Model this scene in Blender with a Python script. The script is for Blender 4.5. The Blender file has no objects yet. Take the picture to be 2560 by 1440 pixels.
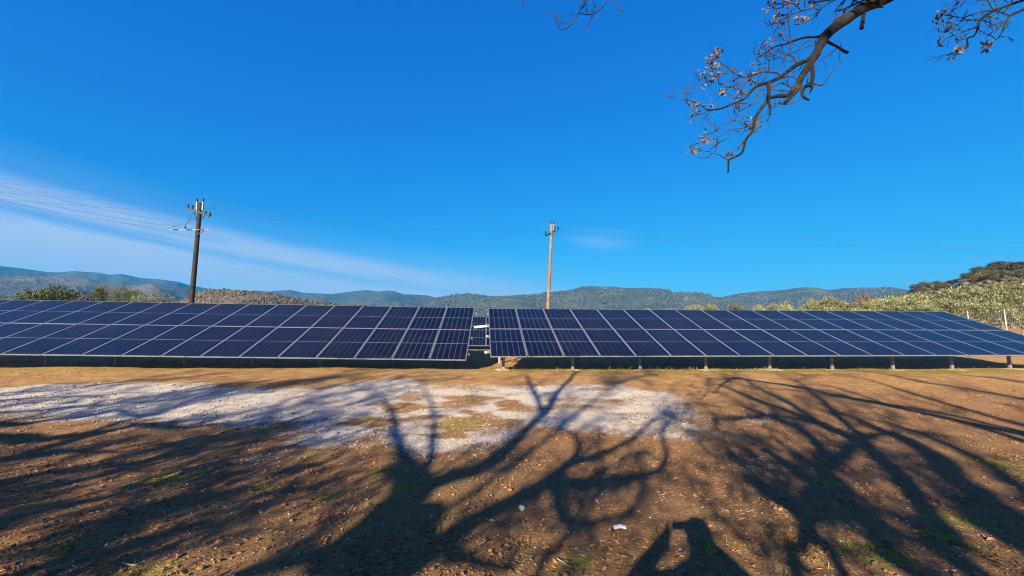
import bpy, math, random
import numpy as np
from mathutils import Vector, Matrix
R_ = math.radians
rng = np.random.default_rng(11)
random.seed(11)
S = bpy.context.scene
COL = S.collection

# ------------------------------------------------------------------ camera
F_PX = 1004.8
EYE = np.array([0.0, 0.0, 1.65])
_p, _r = R_(6.70), R_(0.35)
_right, _up0 = np.array([1.0, 0, 0]), np.array([0, -math.sin(_p), math.cos(_p)])
CF = np.array([0, math.cos(_p), math.sin(_p)])
CR = math.cos(_r) * _right + math.sin(_r) * _up0
CU = -math.sin(_r) * _right + math.cos(_r) * _up0
cam_d = bpy.data.cameras.new("camera")
cam_d.sensor_width = 36.0
cam_d.lens = 36.0 * F_PX / 2560.0
cam_d.clip_start = 0.05
cam_d.clip_end = 20000
cam = bpy.data.objects.new("camera", cam_d)
COL.objects.link(cam)
cam.matrix_world = Matrix(((CR[0], CU[0], -CF[0], EYE[0]), (CR[1], CU[1], -CF[1], EYE[1]), (CR[2], CU[2], -CF[2], EYE[2]), (0, 0, 0, 1)))
S.camera = cam

# ------------------------------------------------------------------ light
SUN_AZ, SUN_EL = R_(22.0), R_(21.0)          # heading of the shadows, height of the sun
H = np.array([math.sin(SUN_AZ), math.cos(SUN_AZ), 0.0])
TAN_EL = math.tan(SUN_EL)
sun_d = bpy.data.lights.new("sun", "SUN")
sun_d.energy = 5.0
sun_d.angle = R_(0.53)
sun_d.color = (1.0, 0.80, 0.54)
sun = bpy.data.objects.new("sun", sun_d)
COL.objects.link(sun)
_L = Vector((H[0] * math.cos(SUN_EL), H[1] * math.cos(SUN_EL), -math.sin(SUN_EL)))
sun.rotation_euler = _L.to_track_quat('-Z', 'Y').to_euler()
sun.location = (-30, -70, 40)

def N(nt, typ, **kw):
    n = nt.nodes.new(typ)
    for k, v in kw.items():
        if k == 'inp':
            for kk, vv in v.items():
                if hasattr(vv, 'is_output') or isinstance(vv, bpy.types.NodeSocket):
                    nt.links.new(vv, n.inputs[kk])
                else:
                    n.inputs[kk].default_value = vv
        else:
            setattr(n, k, v)
    return n

def MA(nt, op, a, b=0.0, c=None, clamp=False):
    n = nt.nodes.new('ShaderNodeMath'); n.operation = op; n.use_clamp = clamp
    for i, v in enumerate((a, b) if c is None else (a, b, c)):
        if isinstance(v, bpy.types.NodeSocket): nt.links.new(v, n.inputs[i])
        else: n.inputs[i].default_value = v
    return n.outputs[0]

def MIX(nt, f, a, b, blend='MIX'):
    n = nt.nodes.new('ShaderNodeMix'); n.data_type = 'RGBA'; n.blend_type = blend
    for s, v in ((n.inputs[0], f), (n.inputs[6], a), (n.inputs[7], b)):
        if isinstance(v, bpy.types.NodeSocket): nt.links.new(v, s)
        elif isinstance(v, (int, float)): s.default_value = v
        else: s.default_value = (*v, 1) if len(v) == 3 else v
    return n.outputs[2]

def MR(nt, v, a, b, c=0.0, d=1.0, smooth=True):
    n = nt.nodes.new('ShaderNodeMapRange')
    n.interpolation_type = 'SMOOTHSTEP' if smooth else 'LINEAR'
    if isinstance(v, bpy.types.NodeSocket): nt.links.new(v, n.inputs[0])
    else: n.inputs[0].default_value = v
    for i, x in enumerate((a, b, c, d)): n.inputs[i + 1].default_value = x
    return n.outputs[0]

def NOISE(nt, vec, scale, detail=4, rough=.55, dist=0.0):
    n = nt.nodes.new('ShaderNodeTexNoise')
    n.inputs['Scale'].default_value = scale; n.inputs['Detail'].default_value = detail
    n.inputs['Roughness'].default_value = rough; n.inputs['Distortion'].default_value = dist
    if vec is not None: nt.links.new(vec, n.inputs['Vector'])
    return n.outputs['Fac']

world = bpy.data.worlds.new("World")
S.world = world
world.use_nodes = True
wt = world.node_tree
wt.nodes.clear()
sky = N(wt, 'ShaderNodeTexSky', sky_type='NISHITA', sun_disc=False, sun_elevation=SUN_EL, sun_rotation=SUN_AZ + math.pi,
        altitude=300, air_density=1.0, dust_density=0.3, ozone_density=3.0)
sc_ = N(wt, 'ShaderNodeSeparateColor', inp={0: sky.outputs[0]})
K_SKY = 2.5                                  # clear dry winter air: the sky's own colours, deepened channel by channel
tint = N(wt, 'ShaderNodeCombineColor', inp={0: MA(wt, 'MULTIPLY', MA(wt, 'POWER', sc_.outputs[0], 2.2), .0045 * K_SKY),
        1: MA(wt, 'MULTIPLY', MA(wt, 'POWER', sc_.outputs[1], 1.0), .097 * K_SKY), 2: MA(wt, 'MULTIPLY', MA(wt, 'POWER', sc_.outputs[2], .45), .41 * K_SKY)})
tc = N(wt, 'ShaderNodeTexCoord')
sep = N(wt, 'ShaderNodeSeparateXYZ', inp={0: tc.outputs['Generated']})
az = MA(wt, 'ARCTAN2', sep.outputs[0], sep.outputs[1])
el = MA(wt, 'ARCSINE', sep.outputs[2])
band = MA(wt, 'ADD', el, MA(wt, 'MULTIPLY', az, 0.115))
cv = N(wt, 'ShaderNodeCombineXYZ', inp={0: MA(wt, 'MULTIPLY', az, 2.2), 1: MA(wt, 'MULTIPLY', band, 26.0), 2: 0.3})
n1 = NOISE(wt, cv.outputs[0], 0.9, 5, 0.55, 0.6)
cv2 = N(wt, 'ShaderNodeCombineXYZ', inp={0: MA(wt, 'MULTIPLY', az, 7.0), 1: MA(wt, 'MULTIPLY', band, 75.0), 2: 1.7})
n2 = NOISE(wt, cv2.outputs[0], 1.0, 7, 0.68, 1.2)
ramp = N(wt, 'ShaderNodeValToRGB', inp={0: MA(wt, 'MULTIPLY', band, 5.0)})
els = ramp.color_ramp.elements
els[0].position = 0.0; els[0].color = (.95, .95, .95, 1)
els[1].position = 1.0; els[1].color = (0, 0, 0, 1)
for pos, v in ((0.26, 1.0), (0.37, .85), (.425, .30), (.50, .72), (.60, .62), (.72, .10)):
    e = els.new(pos); e.color = (v, v, v, 1)
azm = MR(wt, az, 0.40, -0.22, 0.0, 1.0)
shape = MR(wt, MA(wt, 'ADD', MA(wt, 'MULTIPLY', n1, .5), MA(wt, 'MULTIPLY', n2, .5)), .34, .58, .62, 1.25)
cloud = MA(wt, 'MULTIPLY', MA(wt, 'MULTIPLY', ramp.outputs[0], azm), shape)
w1 = MR(wt, az, .10, .20); w2 = MR(wt, az, .34, .22); w3 = MR(wt, el, .19, .225); w4 = MR(wt, el, .27, .235)
wisp = MA(wt, 'MULTIPLY', MA(wt, 'MULTIPLY', w1, w2), MA(wt, 'MULTIPLY', w3, w4))
wisp = MA(wt, 'MULTIPLY', wisp, MR(wt, n1, .45, .65, 0, .25))
cloud = MA(wt, 'ADD', cloud, wisp, clamp=True)
fill_cut = MA(wt, 'MAXIMUM', MR(wt, el, .76, 1.02), MR(wt, MA(wt, 'MULTIPLY', sep.outputs[1], -1.0), .05, .45))
dome = MIX(wt, MA(wt, 'MULTIPLY', fill_cut, .9), tint.outputs[0], (.135, .20, .78))     # unseen sky overhead and behind the camera dimmed and reddened to weaken shadow fill
pale = MA(wt, 'ADD', MA(wt, 'MULTIPLY', MR(wt, el, .22, .03), MA(wt, 'MULTIPLY', azm, .72)), MA(wt, 'MULTIPLY', MR(wt, el, .17, .03), .30))
dome = MIX(wt, MA(wt, 'MINIMUM', pale, 1.0), dome, (1.28, 1.62, 2.25))
skyc = MIX(wt, MA(wt, 'MULTIPLY', cloud, .92), dome, (1.66, 1.76, 2.2))
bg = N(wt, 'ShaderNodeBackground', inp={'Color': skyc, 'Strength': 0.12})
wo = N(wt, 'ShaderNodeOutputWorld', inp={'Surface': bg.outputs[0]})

S.view_settings.view_transform = 'Standard'
S.view_settings.look = 'None'
S.view_settings.exposure = 1.75
S.view_settings.gamma = 1.0
S.view_settings.use_curve_mapping = False
S.render.engine = 'CYCLES'
S.cycles.use_denoising = True
S.cycles.pixel_filter_type = 'BLACKMAN_HARRIS'
S.cycles.filter_width = 1.05
S.cycles.max_bounces = 5
S.cycles.diffuse_bounces = 2
S.cycles.glossy_bounces = 2
S.cycles.transmission_bounces = 2
S.cycles.volume_bounces = 0
S.cycles.sample_clamp_indirect = 4

# ------------------------------------------------------------------ helpers
def px(x, y, depth):
    """the point of the place seen at photo pixel (x, y), depth metres north of the camera"""
    d = CF + (x - 1280) / F_PX * CR - (y - 720) / F_PX * CU
    return EYE + d * (depth / d[1])

def sm(t):
    t = np.clip(t, 0, 1)
    return t * t * (3 - 2 * t)

def _hash(i, j, seed):
    n = (i.astype(np.int64) * 374761393 + j.astype(np.int64) * 668265263 + seed * 974711) & 0x7fffffff
    n = ((n ^ (n >> 13)) * 1274126177) & 0x7fffffff
    return ((n ^ (n >> 16)) & 0xffff) / 65535.0

def vnoise(x, y, seed=0):
    x = np.asarray(x, float); y = np.asarray(y, float)
    i, j = np.floor(x), np.floor(y)
    fx, fy = sm(x - i), sm(y - j)
    i = i.astype(np.int64); j = j.astype(np.int64)
    a = _hash(i, j, seed); b = _hash(i + 1, j, seed); c = _hash(i, j + 1, seed); d = _hash(i + 1, j + 1, seed)
    return (a * (1 - fx) + b * fx) * (1 - fy) + (c * (1 - fx) + d * fx) * fy

def fbm(x, y, oct=4, seed=0, gain=.5):
    s = 0; a = 1; t = 0
    for o in range(oct):
        s = s + a * vnoise(np.asarray(x) * 2 ** o, np.asarray(y) * 2 ** o, seed + o * 17); t += a; a *= gain
    return s / t

def mesh(name, V, Fc, mats=(), parent=None, smooth=False, uv=None, loc=None):
    me = bpy.data.meshes.new(name)
    V = np.asarray(V, np.float32)
    if isinstance(Fc, np.ndarray):
        k = Fc.shape[1]
        me.vertices.add(len(V)); me.vertices.foreach_set('co', V.ravel())
        me.loops.add(Fc.size); me.loops.foreach_set('vertex_index', Fc.astype(np.int32).ravel())
        me.polygons.add(len(Fc)); me.polygons.foreach_set('loop_start', np.arange(0, Fc.size, k, dtype=np.int32))
        me.update(calc_edges=True)
    else:
        me.from_pydata([tuple(map(float, v)) for v in V], [], Fc)
        me.update()
    if smooth: me.polygons.foreach_set('use_smooth', np.ones(len(me.polygons), bool))
    for m in (mats if isinstance(mats, (list, tuple)) else [mats]): me.materials.append(m)
    if uv is not None:
        l = me.uv_layers.new(name='UVMap'); l.data.foreach_set('uv', np.asarray(uv, np.float32).ravel())
    o = bpy.data.objects.new(name, me)
    COL.objects.link(o)
    if parent is not None: o.parent = parent
    if loc is not None: o.location = loc
    return o

def tag(o, label=None, cat=None, group=None, kind=None):
    if label: o['label'] = label
    if cat: o['category'] = cat
    if group: o['group'] = group
    if kind: o['kind'] = kind
    return o

def empty(name, loc, rz=0.0):
    o = bpy.data.objects.new(name, None); COL.objects.link(o)
    o.empty_display_size = .2
    o.location = loc; o.rotation_euler = (0, 0, rz)
    return o

def copy_tree(o, parent=None):
    c = o.copy(); COL.objects.link(c)
    if parent is not None: c.parent = parent
    for ch in list(o.children): copy_tree(ch, c)
    return c

class MB:
    """collects boxes and tubes into one mesh"""
    def __init__(s): s.v = []; s.f = []; s.n = 0
    def add(s, V, Fc):
        s.v += [tuple(v) for v in V]; s.f += [tuple(i + s.n for i in f) for f in Fc]; s.n = len(s.v)
    def box(s, a, b, M=None):
        V = [Vector((x, y, z)) for x in (a[0], b[0]) for y in (a[1], b[1]) for z in (a[2], b[2])]
        if M is not None: V = [M @ v for v in V]
        s.add(V, [(0, 1, 3, 2), (4, 6, 7, 5), (0, 4, 5, 1), (2, 3, 7, 6), (0, 2, 6, 4), (1, 5, 7, 3)])
    def bar(s, p, q, w, h, up=(0, 0, 1)):
        p, q = Vector(p), Vector(q); d = (q - p); L = d.length; d.normalize()
        u = Vector(up); a = d.cross(u)
        if a.length < 1e-4: a = d.cross(Vector((0, 1, 0)))
        a.normalize(); b = a.cross(d)
        M = Matrix((( d[0], a[0], b[0], p[0]), (d[1], a[1], b[1], p[1]), (d[2], a[2], b[2], p[2]), (0, 0, 0, 1)))
        s.box((0, -w / 2, -h / 2), (L, w / 2, h / 2), M)
    def tube(s, P, Rr, n=8, cap=True):
        V, Fc = tube(P, Rr, n, cap); s.add(V, Fc)
    def build(s, name, mat, parent=None, smooth=False, loc=None):
        return mesh(name, s.v, s.f, mat, parent, smooth, loc=loc)

def tube(P, Rr, n=8, cap=True):
    P = np.asarray(P, float); m = len(P)
    Rr = np.broadcast_to(np.asarray(Rr, float), (m,))
    T = np.gradient(P, axis=0); T /= (np.linalg.norm(T, axis=1, keepdims=True) + 1e-9)
    a = np.cross(T[0], [0.0, 0, 1.0])
    if np.linalg.norm(a) < .2: a = np.cross(T[0], [0.0, 1, 0])
    A = []
    for t in T:
        a = a - t * (a @ t); a = a / (np.linalg.norm(a) + 1e-9); A.append(a)
    A = np.array(A); B = np.cross(T, A)
    th = np.arange(n) * 2 * math.pi / n
    V = P[:, None, :] + Rr[:, None, None] * (np.cos(th)[None, :, None] * A[:, None, :] + np.sin(th)[None, :, None] * B[:, None, :])
    Fc = []
    for i in range(m - 1):
        for k in range(n):
            k2 = (k + 1) % n
            Fc.append((i * n + k, i * n + k2, (i + 1) * n + k2, (i + 1) * n + k))
    V = V.reshape(-1, 3)
    if cap:
        Fc.append(tuple(range(n))[::-1]); Fc.append(tuple((m - 1) * n + k for k in range(n)))
    return V, Fc

def mat(name, col=(.5, .5, .5), rough=.6, metal=0.0, col2=None, nscale=5.0, bump=0.0, bscale=30.0, spec=.5, coord='Object', lo=.35, hi=.65, detail=5):
    m = bpy.data.materials.new(name); m.use_nodes = True
    nt = m.node_tree; b = nt.nodes['Principled BSDF']
    b.inputs['Base Color'].default_value = (*col, 1); b.inputs['Roughness'].default_value = rough
    b.inputs['Metallic'].default_value = metal; b.inputs['Specular IOR Level'].default_value = spec
    t = N(nt, 'ShaderNodeTexCoord')
    if col2 is not None:
        f = MR(nt, NOISE(nt, t.outputs[coord], nscale, detail), lo, hi)
        nt.links.new(MIX(nt, f, col, col2), b.inputs['Base Color'])
    if bump:
        h = NOISE(nt, t.outputs[coord], bscale, 5, .6)
        bp = N(nt, 'ShaderNodeBump', inp={'Strength': bump, 'Distance': 1.0 / bscale, 'Height': h})
        nt.links.new(bp.outputs[0], b.inputs['Normal'])
    return m

def leaf_mat(name, c1, c2, c3=None, nscale=1.2, trans=.25, rough=.6):
    m = bpy.data.materials.new(name); m.use_nodes = True
    nt = m.node_tree; b = nt.nodes['Principled BSDF']; out = nt.nodes['Material Output']
    t = N(nt, 'ShaderNodeTexCoord'); g = N(nt, 'ShaderNodeNewGeometry'); oi = N(nt, 'ShaderNodeObjectInfo')
    f = MR(nt, NOISE(nt, t.outputs['Object'], nscale, 4), .35, .65)
    c = MIX(nt, f, c1, c2)
    if c3 is not None:
        c = MIX(nt, MR(nt, g.outputs['Random Per Island'], .55, 1.0, 0, .8), c, c3)
    hs = N(nt, 'ShaderNodeHueSaturation', inp={'Color': c, 'Hue': MR(nt, oi.outputs['Random'], 0, 1, .485, .515, False),
            'Saturation': 1.0, 'Value': MA(nt, 'MULTIPLY', MR(nt, g.outputs['Random Per Island'], 0, 1, .7, 1.3, False), MR(nt, oi.outputs['Random'], 0, 1, .78, 1.18, False))})
    nt.links.new(hs.outputs[0], b.inputs['Base Color']); b.inputs['Roughness'].default_value = rough
    tr = N(nt, 'ShaderNodeBsdfTranslucent', inp={'Color': hs.outputs[0]})
    mx = N(nt, 'ShaderNodeMixShader', inp={0: trans, 1: b.outputs[0], 2: tr.outputs[0]})
    nt.links.new(mx.outputs[0], out.inputs[0])
    return m

# ------------------------------------------------------------------ terrain
def terrain(x, y, fine=True):
    x = np.asarray(x, float); y = np.asarray(y, float)
    z = .53 * sm((y - 4.5) / 8.5) + .30 * sm((y - 15.5) / 6.0)
    rise = .00104 * np.clip(x - 14, 0, 150) ** 2 * sm((y + 20) / 50)
    d = np.hypot(x, y)
    z = z + rise * (1 - sm((d - 190) / 150))
    z = z - 45 * sm((d - 90) / 500) * (1 - .6 * sm((x - 20) / 60) * (1 - sm((d - 190) / 150)))
    if fine:
        near = 1 - sm((d - 25) / 60)
        z = z + near * ((fbm(x * .35, y * .35, 3, 5) - .5) * .10 + (fbm(x * 1.6, y * 1.6, 4, 9) - .5) * .07 + (fbm(x * 7, y * 7, 3, 21) - .5) * .022)
        z = z + (1 - near) * (fbm(x * .03, y * .03, 4, 3) - .5) * 1.2
    return z

def ground_at(x, y):
    return float(terrain(np.array([x]), np.array([y]))[0])

def hit(xp, yp):
    """where the sight line of a photo pixel meets the ground"""
    d = CF + (xp - 1280) / F_PX * CR - (yp - 720) / F_PX * CU
    t = np.linspace(2.0, 60, 1200)
    P = EYE[None] + d[None] * (t / d[1])[:, None]
    h = P[:, 2] - terrain(P[:, 0], P[:, 1], False)
    k = np.argmax(h < 0)
    if h[k] >= 0: k = len(t) - 1
    a, b = t[k - 1], t[k]
    f = h[k - 1] / (h[k - 1] - h[k] + 1e-9)
    return EYE + d * ((a + (b - a) * f) / d[1])

def geo(a, b, n): return list(a * (b / a) ** (np.arange(1, n + 1) / n))
gx = np.arange(-16, 16.001, .07)
gx = np.concatenate([-np.array(geo(16, 3300, 60))[::-1], gx, geo(16, 3300, 60)])
gy = np.concatenate([-np.array(geo(8, 500, 22))[::-1], np.arange(-8, 2.4, .3), np.arange(2.4, 14, .055), np.arange(14, 40, .25), geo(40, 3300, 50)])
GX, GY = np.meshgrid(gx, gy)
GZ = terrain(GX, GY)
nx, ny = len(gx), len(gy)
idx = np.arange(nx * ny).reshape(ny, nx)
GF = np.stack([idx[:-1, :-1], idx[:-1, 1:], idx[1:, 1:], idx[1:, :-1]], -1).reshape(-1, 4)

GRAVEL = [[(-260, 950), (0, 956), (150, 957), (400, 953), (600, 966), (800, 968), (900, 952), (1000, 944), (1080, 952), (1180, 960), (1300, 968), (1390, 956), (1480, 955), (1560, 958),
           (1640, 975), (1720, 1000), (1760, 1030), (1920, 1042), (1925, 1054), (1800, 1062), (1760, 1078), (1700, 1103), (1590, 1092), (1500, 1080), (1420, 1074), (1330, 1082),
           (1300, 1122), (1180, 1150), (1060, 1158), (1000, 1152), (900, 1122), (760, 1134), (640, 1136), (650, 1110), (700, 1092), (700, 1064), (600, 1072), (430, 1068), (300, 1062), (180, 1053), (0, 1046), (-260, 1036)],
          [(1835, 1152), (1890, 1150), (1895, 1166), (1840, 1170)]]
HOLES = [(1000, 1016, 70, 13), (1150, 1055, 110, 26), (920, 1052, 90, 14), (1180, 1000, 120, 14), (1290, 1010, 70, 12), (1120, 1090, 60, 10)]
GRAVEL_W = [np.array([hit(*p)[:2] for p in poly]) for poly in GRAVEL]

def sdist(P, poly):
    """signed distance to a polygon, positive inside"""
    n = len(poly); d2 = np.full(len(P), 1e9); inside = np.zeros(len(P), bool)
    for i in range(n):
        a, b = poly[i], poly[(i + 1) % n]
        e = b - a; w = P - a
        t = np.clip((w @ e) / (e @ e), 0, 1)
        q = w - t[:, None] * e
        d2 = np.minimum(d2, (q * q).sum(1))
        c = ((a[1] <= P[:, 1]) != (b[1] <= P[:, 1])) & (P[:, 0] < (b[0] - a[0]) * (P[:, 1] - a[1]) / (b[1] - a[1] + 1e-12) + a[0])
        inside ^= c
    return np.where(inside, 1, -1) * np.sqrt(d2)

def gravel_amount(x, y):
    P = np.stack([x, y], 1)
    d = np.maximum(sdist(P, GRAVEL_W[0]), sdist(P, GRAVEL_W[1]) - .15)
    d = d + (fbm(x * .9, y * 1.5, 4, 31) - .5) * 1.1 + (fbm(x * 4, y * 5, 3, 37) - .5) * .5
    g = sm((d + .35) / 1.0)
    left = sm((-x - 1.5) / 3)
    body = .90 + .26 * left + (fbm(x * .9, y * 1.9, 5, 43) - .5) * 1.9 * (1 - .6 * left)
    g = g * np.clip(body, .15, 1)
    for hx, hy, rx, ry in HOLES:
        c = hit(hx, hy); e = hit(hx + rx, hy); u = hit(hx, hy - ry)
        ex = abs(e[0] - c[0]); ey = abs(u[1] - c[1]) + .05
        q = np.hypot((x - c[0]) / ex, (y - c[1]) / ey) + (fbm(x * 2.2 + 3, y * 3.5, 4, 41) - .5) * 2.2
        g = g * (1 - .75 * (1 - sm((q - .35) / .9)))
    return g

def grass_amount(x, y):
    row = 13.1 + .05 * x
    g = sm(1 - np.abs(y - row - .1) / 1.1) * (.35 + .65 * sm((x + 2) / 3)) * 1.0
    g = g + .5 * sm((x - 3.5) / 4) * sm((fbm(x * .6, y * .6, 3, 51) - .42) / .2) * sm((8 - y) / 5)
    g = g + .22 * sm((fbm(x * .8, y * .8, 3, 57) - .52) / .15) * sm((7 - y) / 3)
    for qx, qy, rx in ((230, 1350, 150), (60, 1260, 60), (420, 1200, 90), (330, 1440, 120), (2380, 1300, 90), (2330, 1340, 80), (1760, 1370, 50), (2240, 1400, 90), (2450, 1390, 110), (2480, 1160, 70), (1660, 1345, 30), (2130, 1380, 60), (930, 1042, 70), (1150, 1056, 90), (1075, 1000, 50), (840, 1050, 50), (1110, 1085, 50), (880, 1020, 40), (690, 1068, 40), (770, 1140, 60), (660, 1220, 60), (800, 1240, 60), (960, 1180, 60), (1010, 1225, 40), (1460, 1400, 60), (2050, 1210, 60)):
        c = hit(qx, qy); e = hit(qx + rx, qy); rr_ = abs(e[0] - c[0])
        q = np.hypot((x - c[0]) / rr_, (y - c[1]) / (rr_ * .8)) + (fbm(x * 2.5, y * 2.5, 3, 71) - .5) * 1.6
        g = g + .55 * (1 - sm((q - .3) / .8)) * (.5 + fbm(x * 6, y * 6, 3, 75))
    return np.clip(g, 0, 1)

fx, fy = GX.ravel(), GY.ravel()
msk = (np.abs(fx) < 25) & (fy > 2) & (fy < 18)
att_g = np.zeros(len(fx)); att_g[msk] = gravel_amount(fx[msk], fy[msk])
att_s = np.zeros(len(fx)); att_s[msk] = grass_amount(fx[msk], fy[msk])

def ground_mat():
    m = bpy.data.materials.new('bare soil'); m.use_nodes = True
    nt = m.node_tree; b = nt.nodes['Principled BSDF']
    t = N(nt, 'ShaderNodeTexCoord'); v = t.outputs['Object']
    ag = N(nt, 'ShaderNodeAttribute', attribute_name='gravel').outputs['Fac']
    asx = N(nt, 'ShaderNodeAttribute', attribute_name='grass').outputs['Fac']
    big = NOISE(nt, v, .45, 5, .6); mid = NOISE(nt, v, 2.6, 6, .65); fin = NOISE(nt, v, 26, 6, .7); spk = NOISE(nt, v, 75, 3, .6)
    c = MIX(nt, MR(nt, big, .36, .64), (.41, .246, .100), (.325, .176, .078))
    c = MIX(nt, MR(nt, mid, .40, .68), c, (.48, .31, .125))
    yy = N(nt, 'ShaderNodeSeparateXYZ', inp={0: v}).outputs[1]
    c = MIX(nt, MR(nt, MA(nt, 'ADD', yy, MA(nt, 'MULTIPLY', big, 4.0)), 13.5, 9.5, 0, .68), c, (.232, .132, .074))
    c = MIX(nt, MR(nt, fin, .50, .66, 0, .68), c, (.11, .058, .028))
    c = MIX(nt, MR(nt, spk, .58, .74, 0, .55), c, (.40, .30, .17))
    # straw and thin green growth
    straw = MIX(nt, MR(nt, NOISE(nt, v, 9, 4), .4, .62), (.36, .28, .06), (.17, .20, .028))
    c = MIX(nt, MA(nt, 'MULTIPLY', MR(nt, asx, .1, .7), MR(nt, NOISE(nt, v, 5, 5, .7), .30, .52)), c, straw)
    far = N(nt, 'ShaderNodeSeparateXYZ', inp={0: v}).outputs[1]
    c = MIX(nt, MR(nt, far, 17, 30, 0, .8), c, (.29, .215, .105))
    # white chippings
    vo = N(nt, 'ShaderNodeTexVoronoi', inp={'Vector': v, 'Scale': 75.0, 'Randomness': 1.0})
    sepc = N(nt, 'ShaderNodeSeparateColor', inp={0: vo.outputs['Color']})
    dens = MA(nt, 'SUBTRACT', MA(nt, 'MULTIPLY', ag, 1.5), MA(nt, 'MULTIPLY', NOISE(nt, v, 5.5, 6, .75), .80))
    gm = MA(nt, 'MULTIPLY', MA(nt, 'LESS_THAN', MA(nt, 'MULTIPLY', sepc.outputs[2], .9), dens), .93)
    gc = MIX(nt, MR(nt, sepc.outputs[0], 0, 1, 0, 1, False), (.49, .475, .46), (.72, .71, .695))
    gc = MIX(nt, MR(nt, sepc.outputs[1], .82, .95, 0, .6), gc, (.25, .17, .10))
    c = MIX(nt, gm, c, gc)
    nt.links.new(c, b.inputs['Base Color'])
    b.inputs['Roughness'].default_value = .95; b.inputs['Specular IOR Level'].default_value = .15
    hsum = MA(nt, 'ADD', MA(nt, 'MULTIPLY', fin, .045), MA(nt, 'MULTIPLY', NOISE(nt, v, 70, 4, .7), .016))
    hsum = MA(nt, 'ADD', hsum, MA(nt, 'MULTIPLY', MA(nt, 'MULTIPLY', gm, vo.outputs['Distance']), -.02))
    bp = N(nt, 'ShaderNodeBump', inp={'Strength': 1.0, 'Distance': 1.0, 'Height': hsum})
    nt.links.new(bp.outputs[0], b.inputs['Normal'])
    return m

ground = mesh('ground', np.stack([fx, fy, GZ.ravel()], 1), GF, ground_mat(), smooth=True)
for nm, arr in (('gravel', att_g), ('grass', att_s)):
    at = ground.data.attributes.new(nm, 'FLOAT', 'POINT'); at.data.foreach_set('value', arr.astype(np.float32))
tag(ground, kind='structure')

# ------------------------------------------------------------------ hills
def hill_mat(name, a, b2, c3, s1, s2, bump=.5, dots=None, lo=.4, hi=.6):
    m = bpy.data.materials.new(name); m.use_nodes = True
    nt = m.node_tree; b = nt.nodes['Principled BSDF']
    v = N(nt, 'ShaderNodeTexCoord').outputs['Object']
    c = MIX(nt, MR(nt, NOISE(nt, v, s1, 6, .6), lo, hi), a, b2)
    c = MIX(nt, MR(nt, NOISE(nt, v, s1 * 2.3, 5, .6), .60, .70), c, c3)
    c = MIX(nt, MR(nt, NOISE(nt, v, s2, 3, .6), .42, .58, 0, .55), c, tuple(x * .5 for x in a))
    nt.links.new(c, b.inputs['Base Color'])
    b.inputs['Roughness'].default_value = 1.0; b.inputs['Specular IOR Level'].default_value = .05
    bp = N(nt, 'ShaderNodeBump', inp={'Strength': bump, 'Distance': 1.2 / s2, 'Height': NOISE(nt, v, s2, 4, .65)})
    nt.links.new(bp.outputs[0], b.inputs['Normal'])
    return m

def hill(name, prof, dist, front, back, material, seed, rough=.08, jag=0.0, base=-44.0, rows=46, step=4.0, power=1.0):
    prof = np.array(prof, float)
    xs = np.arange(prof[0, 0], prof[-1, 0] + .1, step)
    ys = np.interp(xs, prof[:, 0], prof[:, 1])
    D = CF[None] + ((xs - 1280) / F_PX)[:, None] * CR[None] - ((ys - 720) / F_PX)[:, None] * CU[None]
    hd = D[:, :2] / np.linalg.norm(D[:, :2], axis=1, keepdims=True)
    te = D[:, 2] / np.linalg.norm(D[:, :2], axis=1)
    azs = np.arctan2(hd[:, 0], hd[:, 1])
    wob = (fbm(azs * 7, azs * 0, 3, seed) - .5) * .22 * dist
    rr = dist + wob
    Hh = EYE[2] + te * rr
    V = []
    s = np.concatenate([np.linspace(0, 1, rows), 1 + np.linspace(0, 1, 9)[1:]])
    for k in s:
        if k <= 1: r = rr - front * (1 - k); f = k ** power
        else: r = rr + back * (k - 1); f = 1 - .75 * (k - 1) ** 1.3
        x, y = hd[:, 0] * r, hd[:, 1] * r
        q = 5.0 / front
        spur = (1 - np.abs(2 * fbm(x * q, y * q, 4, seed + 5) - 1)) - .75
        env = 4 * min(k, 2 - k) * (1 - min(k, 2 - k)) if k <= 1 else .3
        z = base + (Hh - base) * f + (Hh - base) * spur * env * rough * 3
        z = z + jag * (vnoise(x / (jag * 1.1 + 1e-6), y / (jag * 1.1 + 1e-6), seed + 9) - .5)
        V.append(np.stack([x, y, z], 1))
    n = len(xs); m_ = len(V)
    id_ = np.arange(n * m_).reshape(m_, n)
    Fc = np.stack([id_[:-1, :-1], id_[:-1, 1:], id_[1:, 1:], id_[1:, :-1]], -1).reshape(-1, 4)
    V = np.concatenate(V)
    o = mesh(name, V, Fc, material, smooth=True)
    tag(o, kind='structure')
    return o, V.reshape(m_, n, 3)

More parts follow.
